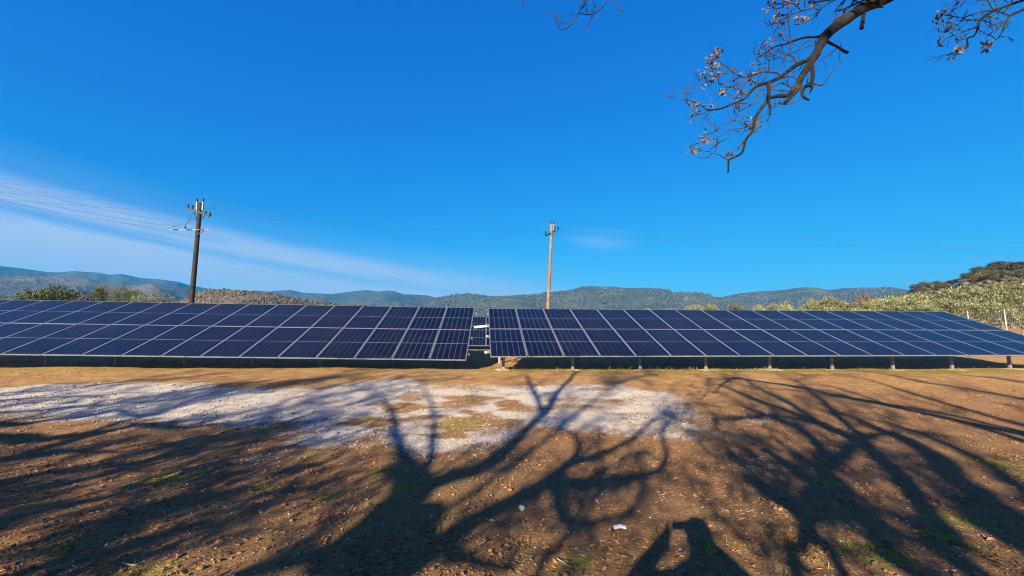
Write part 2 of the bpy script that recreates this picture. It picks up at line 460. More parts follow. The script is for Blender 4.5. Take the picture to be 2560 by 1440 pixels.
blobV = np.array([(0, 0, 1), (.9, 0, .25), (.28, .86, .3), (-.73, .53, .2), (-.73, -.53, .3), (.28, -.86, .2), (.5, .4, .75), (-.5, .3, .8), (0, -.6, .75), (0, 0, -.5)], float)
blobF = np.array([(0, 6, 7), (0, 7, 8), (0, 8, 6), (1, 2, 6), (2, 3, 7), (2, 7, 6), (3, 4, 7), (4, 8, 7), (4, 5, 8), (5, 1, 6), (5, 6, 8), (1, 9, 2), (2, 9, 3), (3, 9, 4), (4, 9, 5), (5, 9, 1)])
def blobs(P, rad, zs=1.0, jit=.25):
    n = len(P); k = len(blobV)
    V = blobV[None] * (1 + jit * rng.normal(size=(n, k, 1)))
    a = rng.uniform(0, 6.28, n); c, s_ = np.cos(a), np.sin(a)
    X = V[..., 0] * c[:, None] - V[..., 1] * s_[:, None]; Y = V[..., 0] * s_[:, None] + V[..., 1] * c[:, None]
    V = np.stack([X, Y, V[..., 2] * zs], -1) * np.asarray(rad)[:, None, None] + np.asarray(P)[:, None]
    Fc = (blobF[None] + (np.arange(n) * k)[:, None, None]).reshape(-1, 3)
    return V.reshape(-1, 3), Fc

def scrub(name, grid, n, r0, r1, material, rows=(0.1, 1.0), thr=None, seed=1, zs=.8):
    m_, nn = grid.shape[:2]
    i = (rng.uniform(rows[0], rows[1], n) * 44).astype(int).clip(0, m_ - 2); j = rng.integers(0, nn - 1, n)
    a, b = rng.uniform(size=(n, 1)), rng.uniform(size=(n, 1))
    P = grid[i, j] * (1 - a) * (1 - b) + grid[i + 1, j] * a * (1 - b) + grid[i, j + 1] * (1 - a) * b + grid[i + 1, j + 1] * a * b
    if thr is not None:
        q = fbm(P[:, 0] / thr[0], P[:, 1] / thr[0], 3, seed) > thr[1]
        P = P[q]
    rad = rng.uniform(r0, r1, len(P)) * rng.uniform(.6, 1, len(P))
    V, Fc = blobs(P, rad, zs)
    o = mesh(name, V, Fc, material, smooth=False)
    tag(o, kind='stuff')
    return o

F1 = [(-300, 660), (0, 665), (55, 671), (118, 680), (148, 681), (186, 677.5), (219, 680.5), (241, 681), (273, 687), (306, 685), (350, 695), (396, 698), (443, 704), (476, 713), (511, 720), (560, 728), (640, 736), (720, 760)]
F2 = [(480, 760), (560, 735), (640, 726), (665, 729), (695, 727), (727, 725), (758, 732), (829, 735), (867, 730), (916, 725), (946, 729), (968, 726), (987, 728), (1009, 736), (1028, 736), (1045, 737), (1066, 738), (1088, 744), (1130, 760), (1250, 790)]
ML = [(-300, 686), (0, 690.6), (63, 690), (142, 692), (191, 695.5), (219, 696), (246, 703), (273, 708), (320, 714), (350, 712.5), (383, 709), (410, 714), (465, 722.6), (492, 730), (560, 746), (640, 775)]
MM = [(820, 800), (940, 765), (1028, 752), (1075, 746), (1099, 742.5), (1132, 737), (1173, 733.5), (1211, 738), (1228, 741), (1261, 740), (1300, 737.6), (1341, 736), (1360, 731.6), (1393, 729), (1415, 727), (1448, 719), (1475, 714), (1500, 716.6), (1527, 716), (1554, 719), (1595, 720), (1623, 719), (1661, 723), (1685.6, 732), (1737.5, 731), (1765, 736), (1792, 744), (1850, 760), (1950, 790)]
RM = [(1640, 790), (1740, 757), (1798, 744), (1847, 734), (1901.6, 728), (1951, 726), (1983.6, 721), (2012.7, 718), (2037, 719), (2066, 724), (2080.5, 724), (2104.7, 720.6), (2153, 718.7), (2194, 718.7), (2221, 717), (2245, 721), (2269, 725), (2400, 745), (2600, 760), (2900, 770)]
NR = [(400, 775), (451, 750), (476, 743), (500, 729.5), (525, 723), (574, 725), (629, 728), (684, 733), (722, 742), (777, 752), (831, 758.6), (913, 764), (1000, 790)]
RH = [(2160, 775), (2230, 745), (2279, 727), (2303, 721), (2327, 715), (2373, 712), (2400, 710), (2412, 702), (2456, 690), (2504, 683), (2521, 679), (2560, 683), (2700, 672), (3000, 660)]
hill('mountain', F1, 2450, 900, 500, hill_mat('far forest', (.05, .055, .055), (.075, .078, .07), (.13, .12, .10), .006, .05), 3, .06)
hill('mountain', F2, 2100, 800, 500, hill_mat('far forest two', (.05, .058, .05), (.078, .082, .065), (.14, .13, .10), .006, .05), 7, .07)
hill('ridge', ML, 1500, 700, 400, hill_mat('brown ridge', (.10, .085, .06), (.15, .115, .075), (.30, .24, .17), .007, .06), 13, .10)
_, gM = hill('mountain', MM, 1250, 700, 400, hill_mat('forest slope', (.055, .066, .05), (.09, .092, .065), (.24, .21, .16), .010, .10, bump=.25), 19, .07, jag=1.6)
_, gR = hill('mountain', RM, 1400, 700, 400, hill_mat('scrub slope', (.055, .062, .048), (.10, .095, .07), (.28, .24, .17), .010, .09, bump=.25), 29, .06, jag=1.6)
_, gN = hill('hill', NR, 300, 130, 90, hill_mat('rocky hill', (.115, .095, .07), (.17, .142, .108), (.29, .26, .22), .05, .5, bump=.9), 37, .05, jag=.8, base=-26, step=2.5)
_, gH = hill('hillside', RH, 150, 62, 60, hill_mat('dry hillside', (.10, .095, .045), (.17, .135, .065), (.24, .19, .10), .08, .8, bump=.8), 43, .03, jag=.5, base=.5, step=4, power=.9)
m_scrub = leaf_mat('dry scrub', (.052, .050, .034), (.088, .075, .053), (.12, .10, .075), .04, .1)
m_scrubg = leaf_mat('green scrub', (.044, .05, .036), (.075, .075, .052), (.09, .085, .06), .05, .1)
scrub('hill_scrub', gN, 14000, .4, 1.25, m_scrub, (.3, 1.02), (22, .34), 3)
scrub('mountain_forest', gM, 8000, 2.0, 6.0, leaf_mat('pine wood', (.044, .054, .042), (.066, .072, .054), None, .01, .1), (.25, 1.0), (120, .45), 5, 1.1)
scrub('mountain_scrub', gR, 7000, 2.5, 5.0, m_scrubg, (.25, 1.0), (110, .45), 8, 1.0)
scrub('hillside_scrub', gH, 700, .5, 1.3, m_scrub, (.25, 1.0), None, 9, .8)

# ------------------------------------------------------------------ solar tables
PWD, PLN, GAP = 1.134, 2.278, .020
def cell_mat():
    m = bpy.data.materials.new('solar cells'); m.use_nodes = True
    nt = m.node_tree; b = nt.nodes['Principled BSDF']
    uvn = N(nt, 'ShaderNodeUVMap'); sp = N(nt, 'ShaderNodeSeparateXYZ', inp={0: uvn.outputs[0]})
    u, v = sp.outputs[0], sp.outputs[1]
    def line(c, half):                       # 1 on grid lines of a coordinate counted in cells
        f = MA(nt, 'FRACT', c)
        d = MA(nt, 'MINIMUM', f, MA(nt, 'SUBTRACT', 1.0, f))
        return MA(nt, 'LESS_THAN', d, half)
    cu = MA(nt, 'MULTIPLY', MA(nt, 'SUBTRACT', u, .012), 6 / .976)
    cv_ = MA(nt, 'MULTIPLY', MA(nt, 'SUBTRACT', v, .008), 24 / .984)
    lu = line(cu, .026); lv = line(cv_, .030)
    cen = MA(nt, 'LESS_THAN', MA(nt, 'ABSOLUTE', MA(nt, 'SUBTRACT', v, .5)), .0045)
    bus = line(MA(nt, 'MULTIPLY', cu, 9.0), .06)
    oi = N(nt, 'ShaderNodeObjectInfo')
    cell = N(nt, 'ShaderNodeHueSaturation', inp={'Color': (.0015, .002, .009, 1), 'Value': MR(nt, oi.outputs['Random'], 0, 1, .75, 1.25, False)}).outputs[0]
    cell = MIX(nt, MA(nt, 'MULTIPLY', bus, .12), cell, (.04, .05, .08))
    c = MIX(nt, MA(nt, 'MULTIPLY', lv, .30), cell, (.055, .065, .11))
    c = MIX(nt, lu, c, (.090, .105, .165))
    c = MIX(nt, cen, c, (.15, .17, .24))
    ob = N(nt, 'ShaderNodeTexCoord').outputs['Object']
    offs = N(nt, 'ShaderNodeVectorMath', operation='ADD', inp={0: ob}); nt.links.new(oi.outputs['Location'], offs.inputs[1])
    dust = MA(nt, 'ADD', MR(nt, NOISE(nt, offs.outputs[0], 1.3, 6, .65),   .45, .75, 0, .025), MR(nt, v, .06, .0, 0, .03))
    c = MIX(nt, dust, c, (.20, .18, .15))
    nt.links.new(c, b.inputs['Base Color'])
    b.inputs['Roughness'].default_value = .4; b.inputs['Specular IOR Level'].default_value = .08
    b.inputs['Coat Weight'].default_value = .5; b.inputs['Coat Roughness'].default_value = .06; b.inputs['Coat IOR'].default_value = 1.30
    return m
M_CELL = cell_mat()
M_ALU = mat('anodised aluminium', (.23, .25, .29), .4, .5, (.29, .31, .35), 3)
M_BACK = mat('white backsheet', (.55, .56, .58), .6)
M_ZINC = mat('galvanised steel', (.20, .21, .215), .55, .5, (.28, .29, .30), 9)
M_CONC = mat('footing concrete', (.29, .245, .19), .95, 0, (.38, .34, .28), 6, .6, 25, .1)
M_DUCT = mat('white painted duct', (.50, .50, .48), .5)

def panel_meshes():
    w, l = PWD, PLN
    fr = .016
    glass = bpy.data.meshes.new('solar_panel')
    glass.from_pydata([(fr, fr, -.004), (w - fr, fr, -.004), (w - fr, l - fr, -.004), (fr, l - fr, -.004),
                       (fr, fr, -.012), (w - fr, fr, -.012), (w - fr, l - fr, -.012), (fr, l - fr, -.012)], [],
                      [(0, 1, 2, 3), (7, 6, 5, 4), (0, 4, 5, 1), (1, 5, 6, 2), (2, 6, 7, 3), (3, 7, 4, 0)])
    ul = glass.uv_layers.new(name='UVMap')
    for li, uvv in enumerate([(0, 0), (1, 0), (1, 1), (0, 1)]): ul.data[li].uv = uvv
    glass.materials.append(M_CELL); glass.materials.append(M_BACK)
    for p in list(glass.polygons)[1:]: p.material_index = 1
    b = MB()
    b.box((0, 0, -.035), (w, fr, 0)); b.box((0, l - fr, -.035), (w, l, 0))
    b.box((0, fr, -.035), (fr, l - fr, -.001)); b.box((w - fr, fr, -.035), (w, l - fr, -.001))
    fm = bpy.data.meshes.new('panel_frame'); fm.from_pydata(b.v, [], b.f); fm.materials.append(M_ALU)
    return glass, fm
PG, PF = panel_meshes()

def solar_table(label, pos, yaw, tilt, slope, cols, post_cols, post_first, ends, duct=False, front=.85, feet=True):
    yaw, tilt, slope = R_(yaw), R_(tilt), R_(slope)
    u = Vector((math.cos(yaw) * math.cos(slope), math.sin(yaw) * math.cos(slope), math.sin(slope)))
    n = Vector((-math.sin(yaw), math.cos(yaw), 0))
    v = n * math.cos(tilt) + Vector((0, 0, 1)) * math.sin(tilt)
    v = (v - u * u.dot(v)).normalized(); w = u.cross(v)
    O = Vector(pos)
    gz = ground_at(pos[0], pos[1])
    root = empty('solar_table', (pos[0], pos[1], gz), yaw)
    tag(root, label, 'solar array', 'ground mounted solar tables')
    inv = (Matrix.Translation(root.location) @ Matrix.Rotation(yaw, 4, 'Z')).inverted()
    def frame_at(p): return inv @ Matrix(((u[0], v[0], w[0], p[0]), (u[1], v[1], w[1], p[1]), (u[2], v[2], w[2], p[2]), (0, 0, 0, 1)))
    pw, pl = PWD + GAP, PLN + GAP
    for c in cols:
        for r in (0, 1):
            p = O + u * (c * pw + GAP / 2) + v * (r * pl + GAP / 2)
            g = bpy.data.objects.new('solar_panel', PG); COL.objects.link(g)
            g.parent = root; g.matrix_basis = frame_at(p) @ Matrix.Rotation(R_(random.gauss(0, .10)), 4, 'X') @ Matrix.Rotation(R_(random.gauss(0, .10)), 4, 'Y')
            f = bpy.data.objects.new('panel_frame', PF); COL.objects.link(f); f.parent = g
    a, b = min(cols) * pw, (max(cols) + 1) * pw
    def loc(p): return inv @ p
    for k, vv in enumerate((.50, 1.75, 2.85, 4.1)):
        q = MB(); o = w * -.075
        q.bar(loc(O + u * (a - ends[0][k]) + v * vv + o), loc(O + u * (b + ends[1][k]) + v * vv + o), .05, .075, inv.to_3x3() @ w)
        q.build('purlin', M_ZINC, root)
    for c in post_cols:
        base = O + u * ((c + post_first) * pw)
        P1 = base + v * front + w * -.19; P2 = base + v * 3.75 + w * -.19
        q = MB(); q.bar(loc(base + v * .3 + w * -.155), loc(base + v * 4.35 + w * -.155), .06, .08, inv.to_3x3() @ w); q.build('rafter', M_ZINC, root)
        for P, nm in ((P1, 'post'), (P2, 'post')):
            z0 = ground_at(P[0], P[1])
            q = MB(); B0 = Vector((P[0], P[1], z0 - .25))
            A = loc(B0); C = loc(P)
            # C-section: web and two flanges
            q.bar(A, C, .08, .006, (0, 1, 0))
            for s_ in (-1, 1): q.bar(A + Vector((s_ * .04, .035, 0)), C + Vector((s_ * .04, .035, 0)), .006, .064, (0, 1, 0))
            q.build(nm, M_ZINC, root)
            if P is P1 and feet:
                ft = bpy.data.objects.new('footing', FOOT[int(rng.integers(0, len(FOOT)))]); COL.objects.link(ft); ft.parent = root
                pp = loc(Vector((P[0], P[1] - .12, z0 - .012)))
                sc = rng.uniform(.75, 1.15)
                ft.matrix_basis = Matrix.Translation(pp) @ Matrix.Rotation(rng.uniform(0, 6), 4, 'Z') @ Matrix.Diagonal((sc, sc * rng.uniform(.8, 1), rng.uniform(.7, 1.1), 1))
        q = MB(); z2 = ground_at(P2[0], P2[1])
        q.bar(loc(Vector((P2[0], P2[1], z2 + .35))) + Vector((.06, 0, 0)), loc(base + v * 1.9 + w * -.19) + Vector((.06, 0, 0)), .04, .04); q.build('brace', M_ZINC, root)
    if duct:
        q = MB()
        A, B = Vector(px(1185, 818, 15.3)), Vector(px(1228, 813.5, 15.5))
        q.bar(loc(A), loc(B), .09, .085); q.build('cable_duct', M_DUCT, root)
        q = MB(); A, B = Vector(px(1216, 840, 14.45)), Vector(px(1240, 840, 14.55)); q.bar(loc(A), loc(B), .08, .055); q.build('rail_end', M_DUCT, root)
        q = MB(); A, B = Vector(px(1212, 880.5, 13.1)), Vector(px(1236, 880.5, 13.2)); q.bar(loc(A), loc(B), .12, .07); q.build('rail_end', M_DUCT, root)
    return root

def footing_mesh():
    me = bpy.data.meshes.new('footing')
    n = 14; V = []; Fc = []
    prof = [(.42, -.06), (.40, .0), (.33, .028), (.2, .04), (.05, .045)]
    ph = rng.uniform(.75, 1.2, n)
    for r, z in prof:
        for k in range(n):
            a = k * 2 * math.pi / n
            V.append((r * ph[k] * math.cos(a), r * .7 * ph[k] * math.sin(a), z + rng.normal() * .006))
    for i in range(len(prof) - 1):
        for k in range(n):
            k2 = (k + 1) % n; Fc.append((i * n + k, i * n + k2, (i + 1) * n + k2, (i + 1) * n + k))
    Fc.append(tuple((len(prof) - 1) * n + k for k in range(n)))
    me.from_pydata(V, [], Fc); me.materials.append(M_CONC)
    return me
FOOT = [footing_mesh() for _ in range(4)]

solar_table('right hand front table of dark blue solar panels, two rows high, nearer the fence posts', (-.658, 12.49, -.652 + 1.65), 4.46, 22.46, .26,
            list(range(0, 18)), list(range(0, 18, 2)), .40, ((.10, .06, .08, .05), (.1, .1, .1, .1)), duct=True)
solar_table('left hand front table of dark blue solar panels, in front of the dark leaning pole', (-1.409, 12.704, -.773 + 1.65), 2.31, 24.58, -.49,
            list(range(-21, 0)), list(range(-20, 2, 2)), -.60, ((.1, .1, .1, .1), (.06, .08, .05, .14)), front=2.0, feet=False)
solar_table('rear solar table glimpsed through the gap between the two front tables', tuple(px(1214.7, 864, 22.9)), 3.6, 23.2, 0,
            list(range(-11, 12)), list(range(-10, 12, 2)), .5, ((.1, .1, .1, .1), (.1, .1, .1, .1)))

# ------------------------------------------------------------------ utility poles and wires
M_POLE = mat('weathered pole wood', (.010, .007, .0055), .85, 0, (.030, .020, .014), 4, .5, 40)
M_POLEL = mat('pale pole wood', (.24, .15, .095), .85, 0, (.13, .088, .06), 3.5, .6, 30)
M_IRON = mat('dark crossarm iron', (.009, .008, .008), .6, .3)
M_PORC = mat('brown porcelain', (.018, .010, .012), .3)
M_PORCR = mat('red porcelain', (.06, .012, .011), .35)
M_STEEL = mat('pale steel', (.13, .135, .145), .5, .4)
M_WIRE = mat('aluminium wire', (.035, .045, .06), .8)

def insulator(P, h, material, parent, name='insulator'):
    P = np.array(P, float)
    zs = np.array([0, .18, .2, .42, .45, .66, .7, .92, 1.0]) * h
    rs = np.array([.012, .012, .055, .05, .035, .05, .034, .034, .012]) * (h / .24)
    b = MB(); b.tube(P[None] + np.stack([zs * 0, zs * 0, zs], 1), rs, 10)
    return b.build(name, material, parent, True)

def pole(base, top, r0, r1, m, label):
    root = empty('utility_pole', base); tag(root, label, 'utility pole', 'wooden power line poles')
    b = MB(); t = np.array(top) - np.array(base)
    ts = np.linspace(-.06, 1, 16)
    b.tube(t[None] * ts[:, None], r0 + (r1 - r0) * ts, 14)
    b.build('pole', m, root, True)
    return root, t

# dark leaning pole on the left
p1b = px(467.5, 880, 22.0); p1t = px(501, 508, 22.0)
p1b[2] = ground_at(p1b[0], p1b[1])
r1, t1 = pole(p1b, p1t, .140, .105, M_POLE, 'dark leaning utility pole with a crossarm and a second lower bracket')
L1 = lambda x, y, d=22.0: np.array(px(x, y, d)) - np.array(p1b)
q = MB(); q.bar(L1(471, 521, 21.86), L1(524, 540, 21.86), .10, .11); q.build('crossarm', M_IRON, r1)
for (x, y) in ((470.5, 521), (481, 523), (514, 538), (525, 541)): insulator(L1(x, y, 21.86), .24, M_PORC, r1)
for (x0, x1) in ((492.5, 492.5), (506.5, 508)):
    q = MB(); q.bar(L1(x0 - .3, 526), L1(x1, 505), .07, .07); q.build('top_bracket', M_STEEL, r1); insulator(L1(x1, 505), .22, M_PORC, r1)
for (a, b) in (((484, 530), (492, 549)), ((513, 538), (500, 551))):
    q = MB(); q.tube([L1(*a, 21.84), L1(*b, 21.88)], .018, 6); q.build('strut', M_IRON, r1)
q = MB(); q.bar(L1(424, 573.5, 21.84), L1(524, 575, 21.84), .03, .035); q.build('lower_bracket', M_STEEL, r1)
for (xa, xb) in ((432, 446), (466, 479), (497, 510)):
    q = MB(); P = np.linspace(L1(xa, 574, 21.82), L1(xb, 574.3, 21.82), 9)
    q.tube(P, [.02, .045, .03, .045, .03, .045, .03, .045, .02], 8); q.build('strain_insulator', M_PORCR, r1, True)
insulator(L1(463, 573, 21.84), .20, M_PORC, r1)
q = MB(); q.tube([L1(496.5, 583, 21.84), L1(489, 590, 21.86)], .015, 6); q.tube([L1(497, 584, 21.84), L1(515, 575.5, 21.84)], .02, 6); q.build('strut', M_STEEL, r1)
q = MB()
for pts in ([(421, 572), (440, 563), (455, 560), (462, 563)], [(463, 563), (475, 553), (486, 545)], [(463, 563), (474, 548), (483, 530)], [(512, 526), (530, 518), (545, 499)]):
    q.tube([L1(x, y, 21.8) for x, y in pts], .009, 5)
q.build('jumper_wire', M_WIRE, r1)

# pale pole in the middle
p2b = px(1365.5, 858, 30.5); p2t = px(1379.5, 560, 30.5); p2b[2] = ground_at(p2b[0], p2b[1])
r2, t2 = pole(p2b, p2t, .15, .105, M_POLEL, 'pale brown utility pole standing behind the right hand solar table')
L2 = lambda x, y, d=30.5: np.array(px(x, y, d)) - np.array(p2b)
q = MB(); q.bar(L2(1364, 590, 30.2), L2(1387, 577.5, 30.6), .08, .09); q.build('crossarm', M_IRON, r2)
for (x, y, d) in ((1364, 588, 30.2), (1386.5, 575.5, 30.6), (1395, 576, 30.8)): insulator(L2(x, y, d), .32, M_PORC, r2)
q = MB(); q.bar(L2(1387, 577, 30.6), L2(1395, 579, 30.8), .05, .05); q.tube([L2(1378, 588, 30.3), L2(1389, 582, 30.6)], .03, 6); q.build('side_arm', M_STEEL, r2)
for x in (1376, 1383.5):
    q = MB(); q.bar(L2(x, 575), L2(x + .5, 560), .09, .09); q.build('top_bracket', M_STEEL, r2); insulator(L2(x + .7, 560.5), .24, M_PORC, r2)

def span(name, A, B, sag, label, r=.0048, n=24):
    A, B = np.array(A), np.array(B)
    t = np.linspace(0, 1, n)[:, None]
    P = A + (B - A) * t; P[:, 2] -= (sag * 4 * t * (1 - t))[:, 0]
    b = MB(); b.tube(P, r, 5)
    o = b.build(name, M_WIRE); tag(o, label, 'power line', 'overhead power lines'); return o
# two more poles of the same line beyond the frame carry the far ends
q3 = np.array([84.0, 58.0, 0]); q3[2] = ground_at(q3[0], q3[1])
q0 = np.array([-70.0, 10.0, 0]); q0[2] = ground_at(q0[0], q0[1])
for q_, lb in ((q3, 'next utility pole of the line uphill to the right'), (q0, 'next utility pole of the line out to the left')):
    c = copy_tree(r2); c.location = q_; c['label'] = lb
top3 = [q3 + np.array((dx, 0, dz)) for dx, dz in ((0, 9.9), (-.8, 9.3), (.6, 9.2))]
top0 = [q0 + np.array((dx, 0, dz)) for dx, dz in ((0, 11.2), (-.8, 10.6), (.6, 10.2))]
a1 = [px(500, 498, 22), px(475, 516, 21.86), px(524, 536, 21.86)]
a2 = [px(1380, 555, 30.5), px(1366, 583, 30.2), px(1391, 571, 30.7)]
for k, w in enumerate(('uppermost', 'middle', 'lowest')):
    span('power_line', a1[k], a2[k], .35, f'{w} of the three wires strung between the dark pole and the pale pole')
    span('power_line', a2[k], top3[k], .9, f'{w} of the three wires leaving the pale pole to the right')
    span('power_line', a1[k], top0[k], .5, f'{w} of the thin wires leaving the top of the dark pole leftward')
for k, (w, a, b) in enumerate((('uppermost', (462, 560), (-230, 398)), ('middle', (442, 567), (-230, 428)), ('lowest', (421, 572), (-230, 446)))):
    span('power_line', px(*a, 21.84), px(*b, 18.0), .25, f'{w} of the heavier wires running from the lower bracket to the left edge', .006)

# ------------------------------------------------------------------ wire fence
M_POST = mat('fence post steel', (.42, .44, .45), .5, .5)
M_MESH = mat('fence wire', (.30, .31, .31), .6, .4)
fpts = []
for (x, y, d) in ((2418, 777, 33.0), (2510, 774, 30.0)): fpts.append(np.array(px(x, y, d)))
dv = fpts[1] - fpts[0]; dv[2] = 0
posts = [fpts[0] - dv * k for k in (3, 2, 1)] + fpts + [fpts[1] + dv * k for k in (1, 2)]
fr = empty('wire_fence', (posts[0][0], posts[0][1], ground_at(posts[0][0], posts[0][1])))
tag(fr, 'thin wire mesh fence on pale metal posts below the olive trees', 'fence')
o0 = np.array(fr.location)
tops = []
for P in posts:
    g = ground_at(P[0], P[1]); top = max(P[2], g + 1.9) if P is not posts[0] else g + 2.2
    top = min(top, g + 2.7); tops.append((np.array((P[0], P[1], g)), top - g))
    b = MB(); b.tube([np.array((P[0], P[1], g - .3)) - o0, np.array((P[0], P[1], top)) - o0], .045, 8); b.build('fence_post', M_POST, fr, True)
b = MB()
for (A, ha), (B, hb) in zip(tops[:-1], tops[1:]):
    for k in range(7):
        f = .05 + .9 * k / 6
        b.tube([A + (0, 0, ha * f) - o0, B + (0, 0, hb * f) - o0], .004, 4, False)
    for k in range(1, 24):
        t = k / 24; P = A + (B - A) * t; hh = ha + (hb - ha) * t
        b.tube([P + (0, 0, .05) - o0, P + (0, 0, hh * .95) - o0], .003, 4, False)
b.build('wire_mesh', M_MESH, fr)

# ------------------------------------------------------------------ trees
def rot_frames(n):
    q = rng.normal(size=(n, 3)); q /= np.linalg.norm(q, axis=1, keepdims=True)
    return q
def leaves(P, Dv, L, W):
    """bent leaf blades: two triangles-pairs about a midrib, at P pointing along Dv"""
    n = len(P); L = np.broadcast_to(L, (n,))[:, None]; W = np.broadcast_to(W, (n,))[:, None]
    Dv = Dv / (np.linalg.norm(Dv, axis=1, keepdims=True) + 1e-9)
    side = np.cross(Dv, rot_frames(n)); side /= (np.linalg.norm(side, axis=1, keepdims=True) + 1e-9)
    nn = np.cross(side, Dv)
    a = P; b = P + Dv * L * .5 + side * W * .5 + nn * W * .2; c = P + Dv * L - nn * L * .12; d = P + Dv * L * .5 - side * W * .5 + nn * W * .2
    V = np.stack([a, b, c, d], 1).reshape(-1, 3)
    i = (np.arange(n) * 4)[:, None]
    return V, np.concatenate([i + np.array([[0, 1, 2]]), i + np.array([[0, 2, 3]])], 0)

M_BARK = mat('olive bark', (.13, .105, .08), .9, 0, (.21, .175, .14), 4, .7, 20)
M_OLIVE = leaf_mat('olive leaves', (.048, .066, .028), (.19, .215, .10), (.32, .33, .185), 1.3, .08)
M_OAKG = leaf_mat('evergreen oak leaves', (.022, .042, .010), (.042, .066, .014), (.075, .095, .024), .9, .15)
M_OAKD = leaf_mat('dark oak leaves', (.050, .066, .030), (.085, .095, .045), (.13, .125, .06), .9, .12)
M_PINE = leaf_mat('pine needles', (.055, .085, .018), (.095, .13, .03), (.15, .17, .05), 1.0, .2)
M_RUST = leaf_mat('rusty leaves', (.15, .095, .05), (.21, .14, .075), (.25, .18, .10), 1.0, .2)
M_YEL = leaf_mat('yellow green leaves', (.085, .12, .026), (.15, .18, .045), (.22, .22, .08), 1.0, .25)

def tree_proto(name, h, w, mleaf, n_leaf, L, W, lobes, trunk_h=.25, up=.5, seed=0, thick=.16, cone=False):
    """a crown of leaf sprays carried on lobes, over a trunk with limbs; unit built at the origin"""
    lr = np.random.default_rng(seed)
    root = empty(name, (0, 0, 0))
    c0 = h * trunk_h
    Lc, Lrad = [], []
    for k in range(lobes):
        a = lr.uniform(0, 6.28); r = w * .5 * lr.uniform(.15, .72) ** .8
        zz = c0 + (h - c0) * lr.uniform(.18, .86) * (1 - .35 * (r / (w * .5)) ** 2)
        if cone: r = w * .5 * lr.uniform(.2, .75) * (1.15 - (zz - c0) / (h - c0))
        Lc.append((r * math.cos(a), r * math.sin(a), zz)); Lrad.append(lr.uniform(.14, .26) * min(w, h * 1.1))
    Lc, Lrad = np.array(Lc), np.array(Lrad)
    b = MB()
    b.tube(np.array([(0, 0, -.3), (.03 * h, .0, c0 * .5), (.01 * h, .03 * h, c0), (0, .02 * h, c0 * 1.7)]), [thick * 1.3, thick, thick * .85, thick * .5], 8)
    for c, r in list(zip(Lc, Lrad))[:10]:
        m_ = np.array((.01 * h, .03 * h, c0)); mid = (m_ + c) / 2 + lr.normal(size=3) * .08 * w
        b.tube(np.array([m_, mid, c]), [thick * .5, thick * .3, thick * .12], 6)
    b.build('trunk', M_BARK, root, True)
    k = lr.choice(lobes, n_leaf, p=Lrad ** 2 / (Lrad ** 2).sum())
    dirs = lr.normal(size=(n_leaf, 3)); dirs /= np.linalg.norm(dirs, axis=1, keepdims=True)
    dirs[:, 2] = np.where(lr.uniform(size=n_leaf) < .75, np.abs(dirs[:, 2]), dirs[:, 2])
    rad = lr.uniform(.25, 1.0, n_leaf) ** .45
    # sprays: leaves gather in clumps, leaving gaps
    cl = vnoise(dirs[:, 0] * 3.2 + k * 7.1, dirs[:, 1] * 3.2 + dirs[:, 2] * 2.7, seed)
    rad = rad * (.72 + .5 * cl)
    keep = cl + lr.uniform(-.12, .12, n_leaf) > .40
    P = Lc[k] + dirs * (Lrad[k] * rad)[:, None] * np.array([1, 1, .85])
    P, dirs = P[keep], dirs[keep]
    Dv = dirs * .6 + lr.normal(size=dirs.shape) * .45 + np.array([0, 0, up])
    n = len(P)
    V, Fc = leaves(P, Dv, L * lr.uniform(.6, 1.3, n), W * lr.uniform(.7, 1.2, n))
    mesh('crown', V, Fc, mleaf, root)
    return root

def place(proto, used, x, y_top, d, label, cat, group=None, hscale=1.0, wscale=None, h0=None):
    """set a tree of the prototype's kind so that its top reaches photo row y_top at depth d"""
    P = px(x, y_top, d); g = ground_at(P[0], P[1])
    hh = max(P[2] - g, 1.0)
    if proto.name not in TOP: TOP[proto.name] = real_top(proto)
    s = hh / TOP[proto.name]
    o = proto if not used.get(proto.name) else copy_tree(proto)
    used[proto.name] = True
    o.location = (P[0], P[1], g - .05)
    ws = s if wscale is None else wscale
    o.scale = (ws, ws, s)
    o.rotation_euler = (0, 0, rng.uniform(0, 6.28))
    tag(o, label, cat, group)
    return o

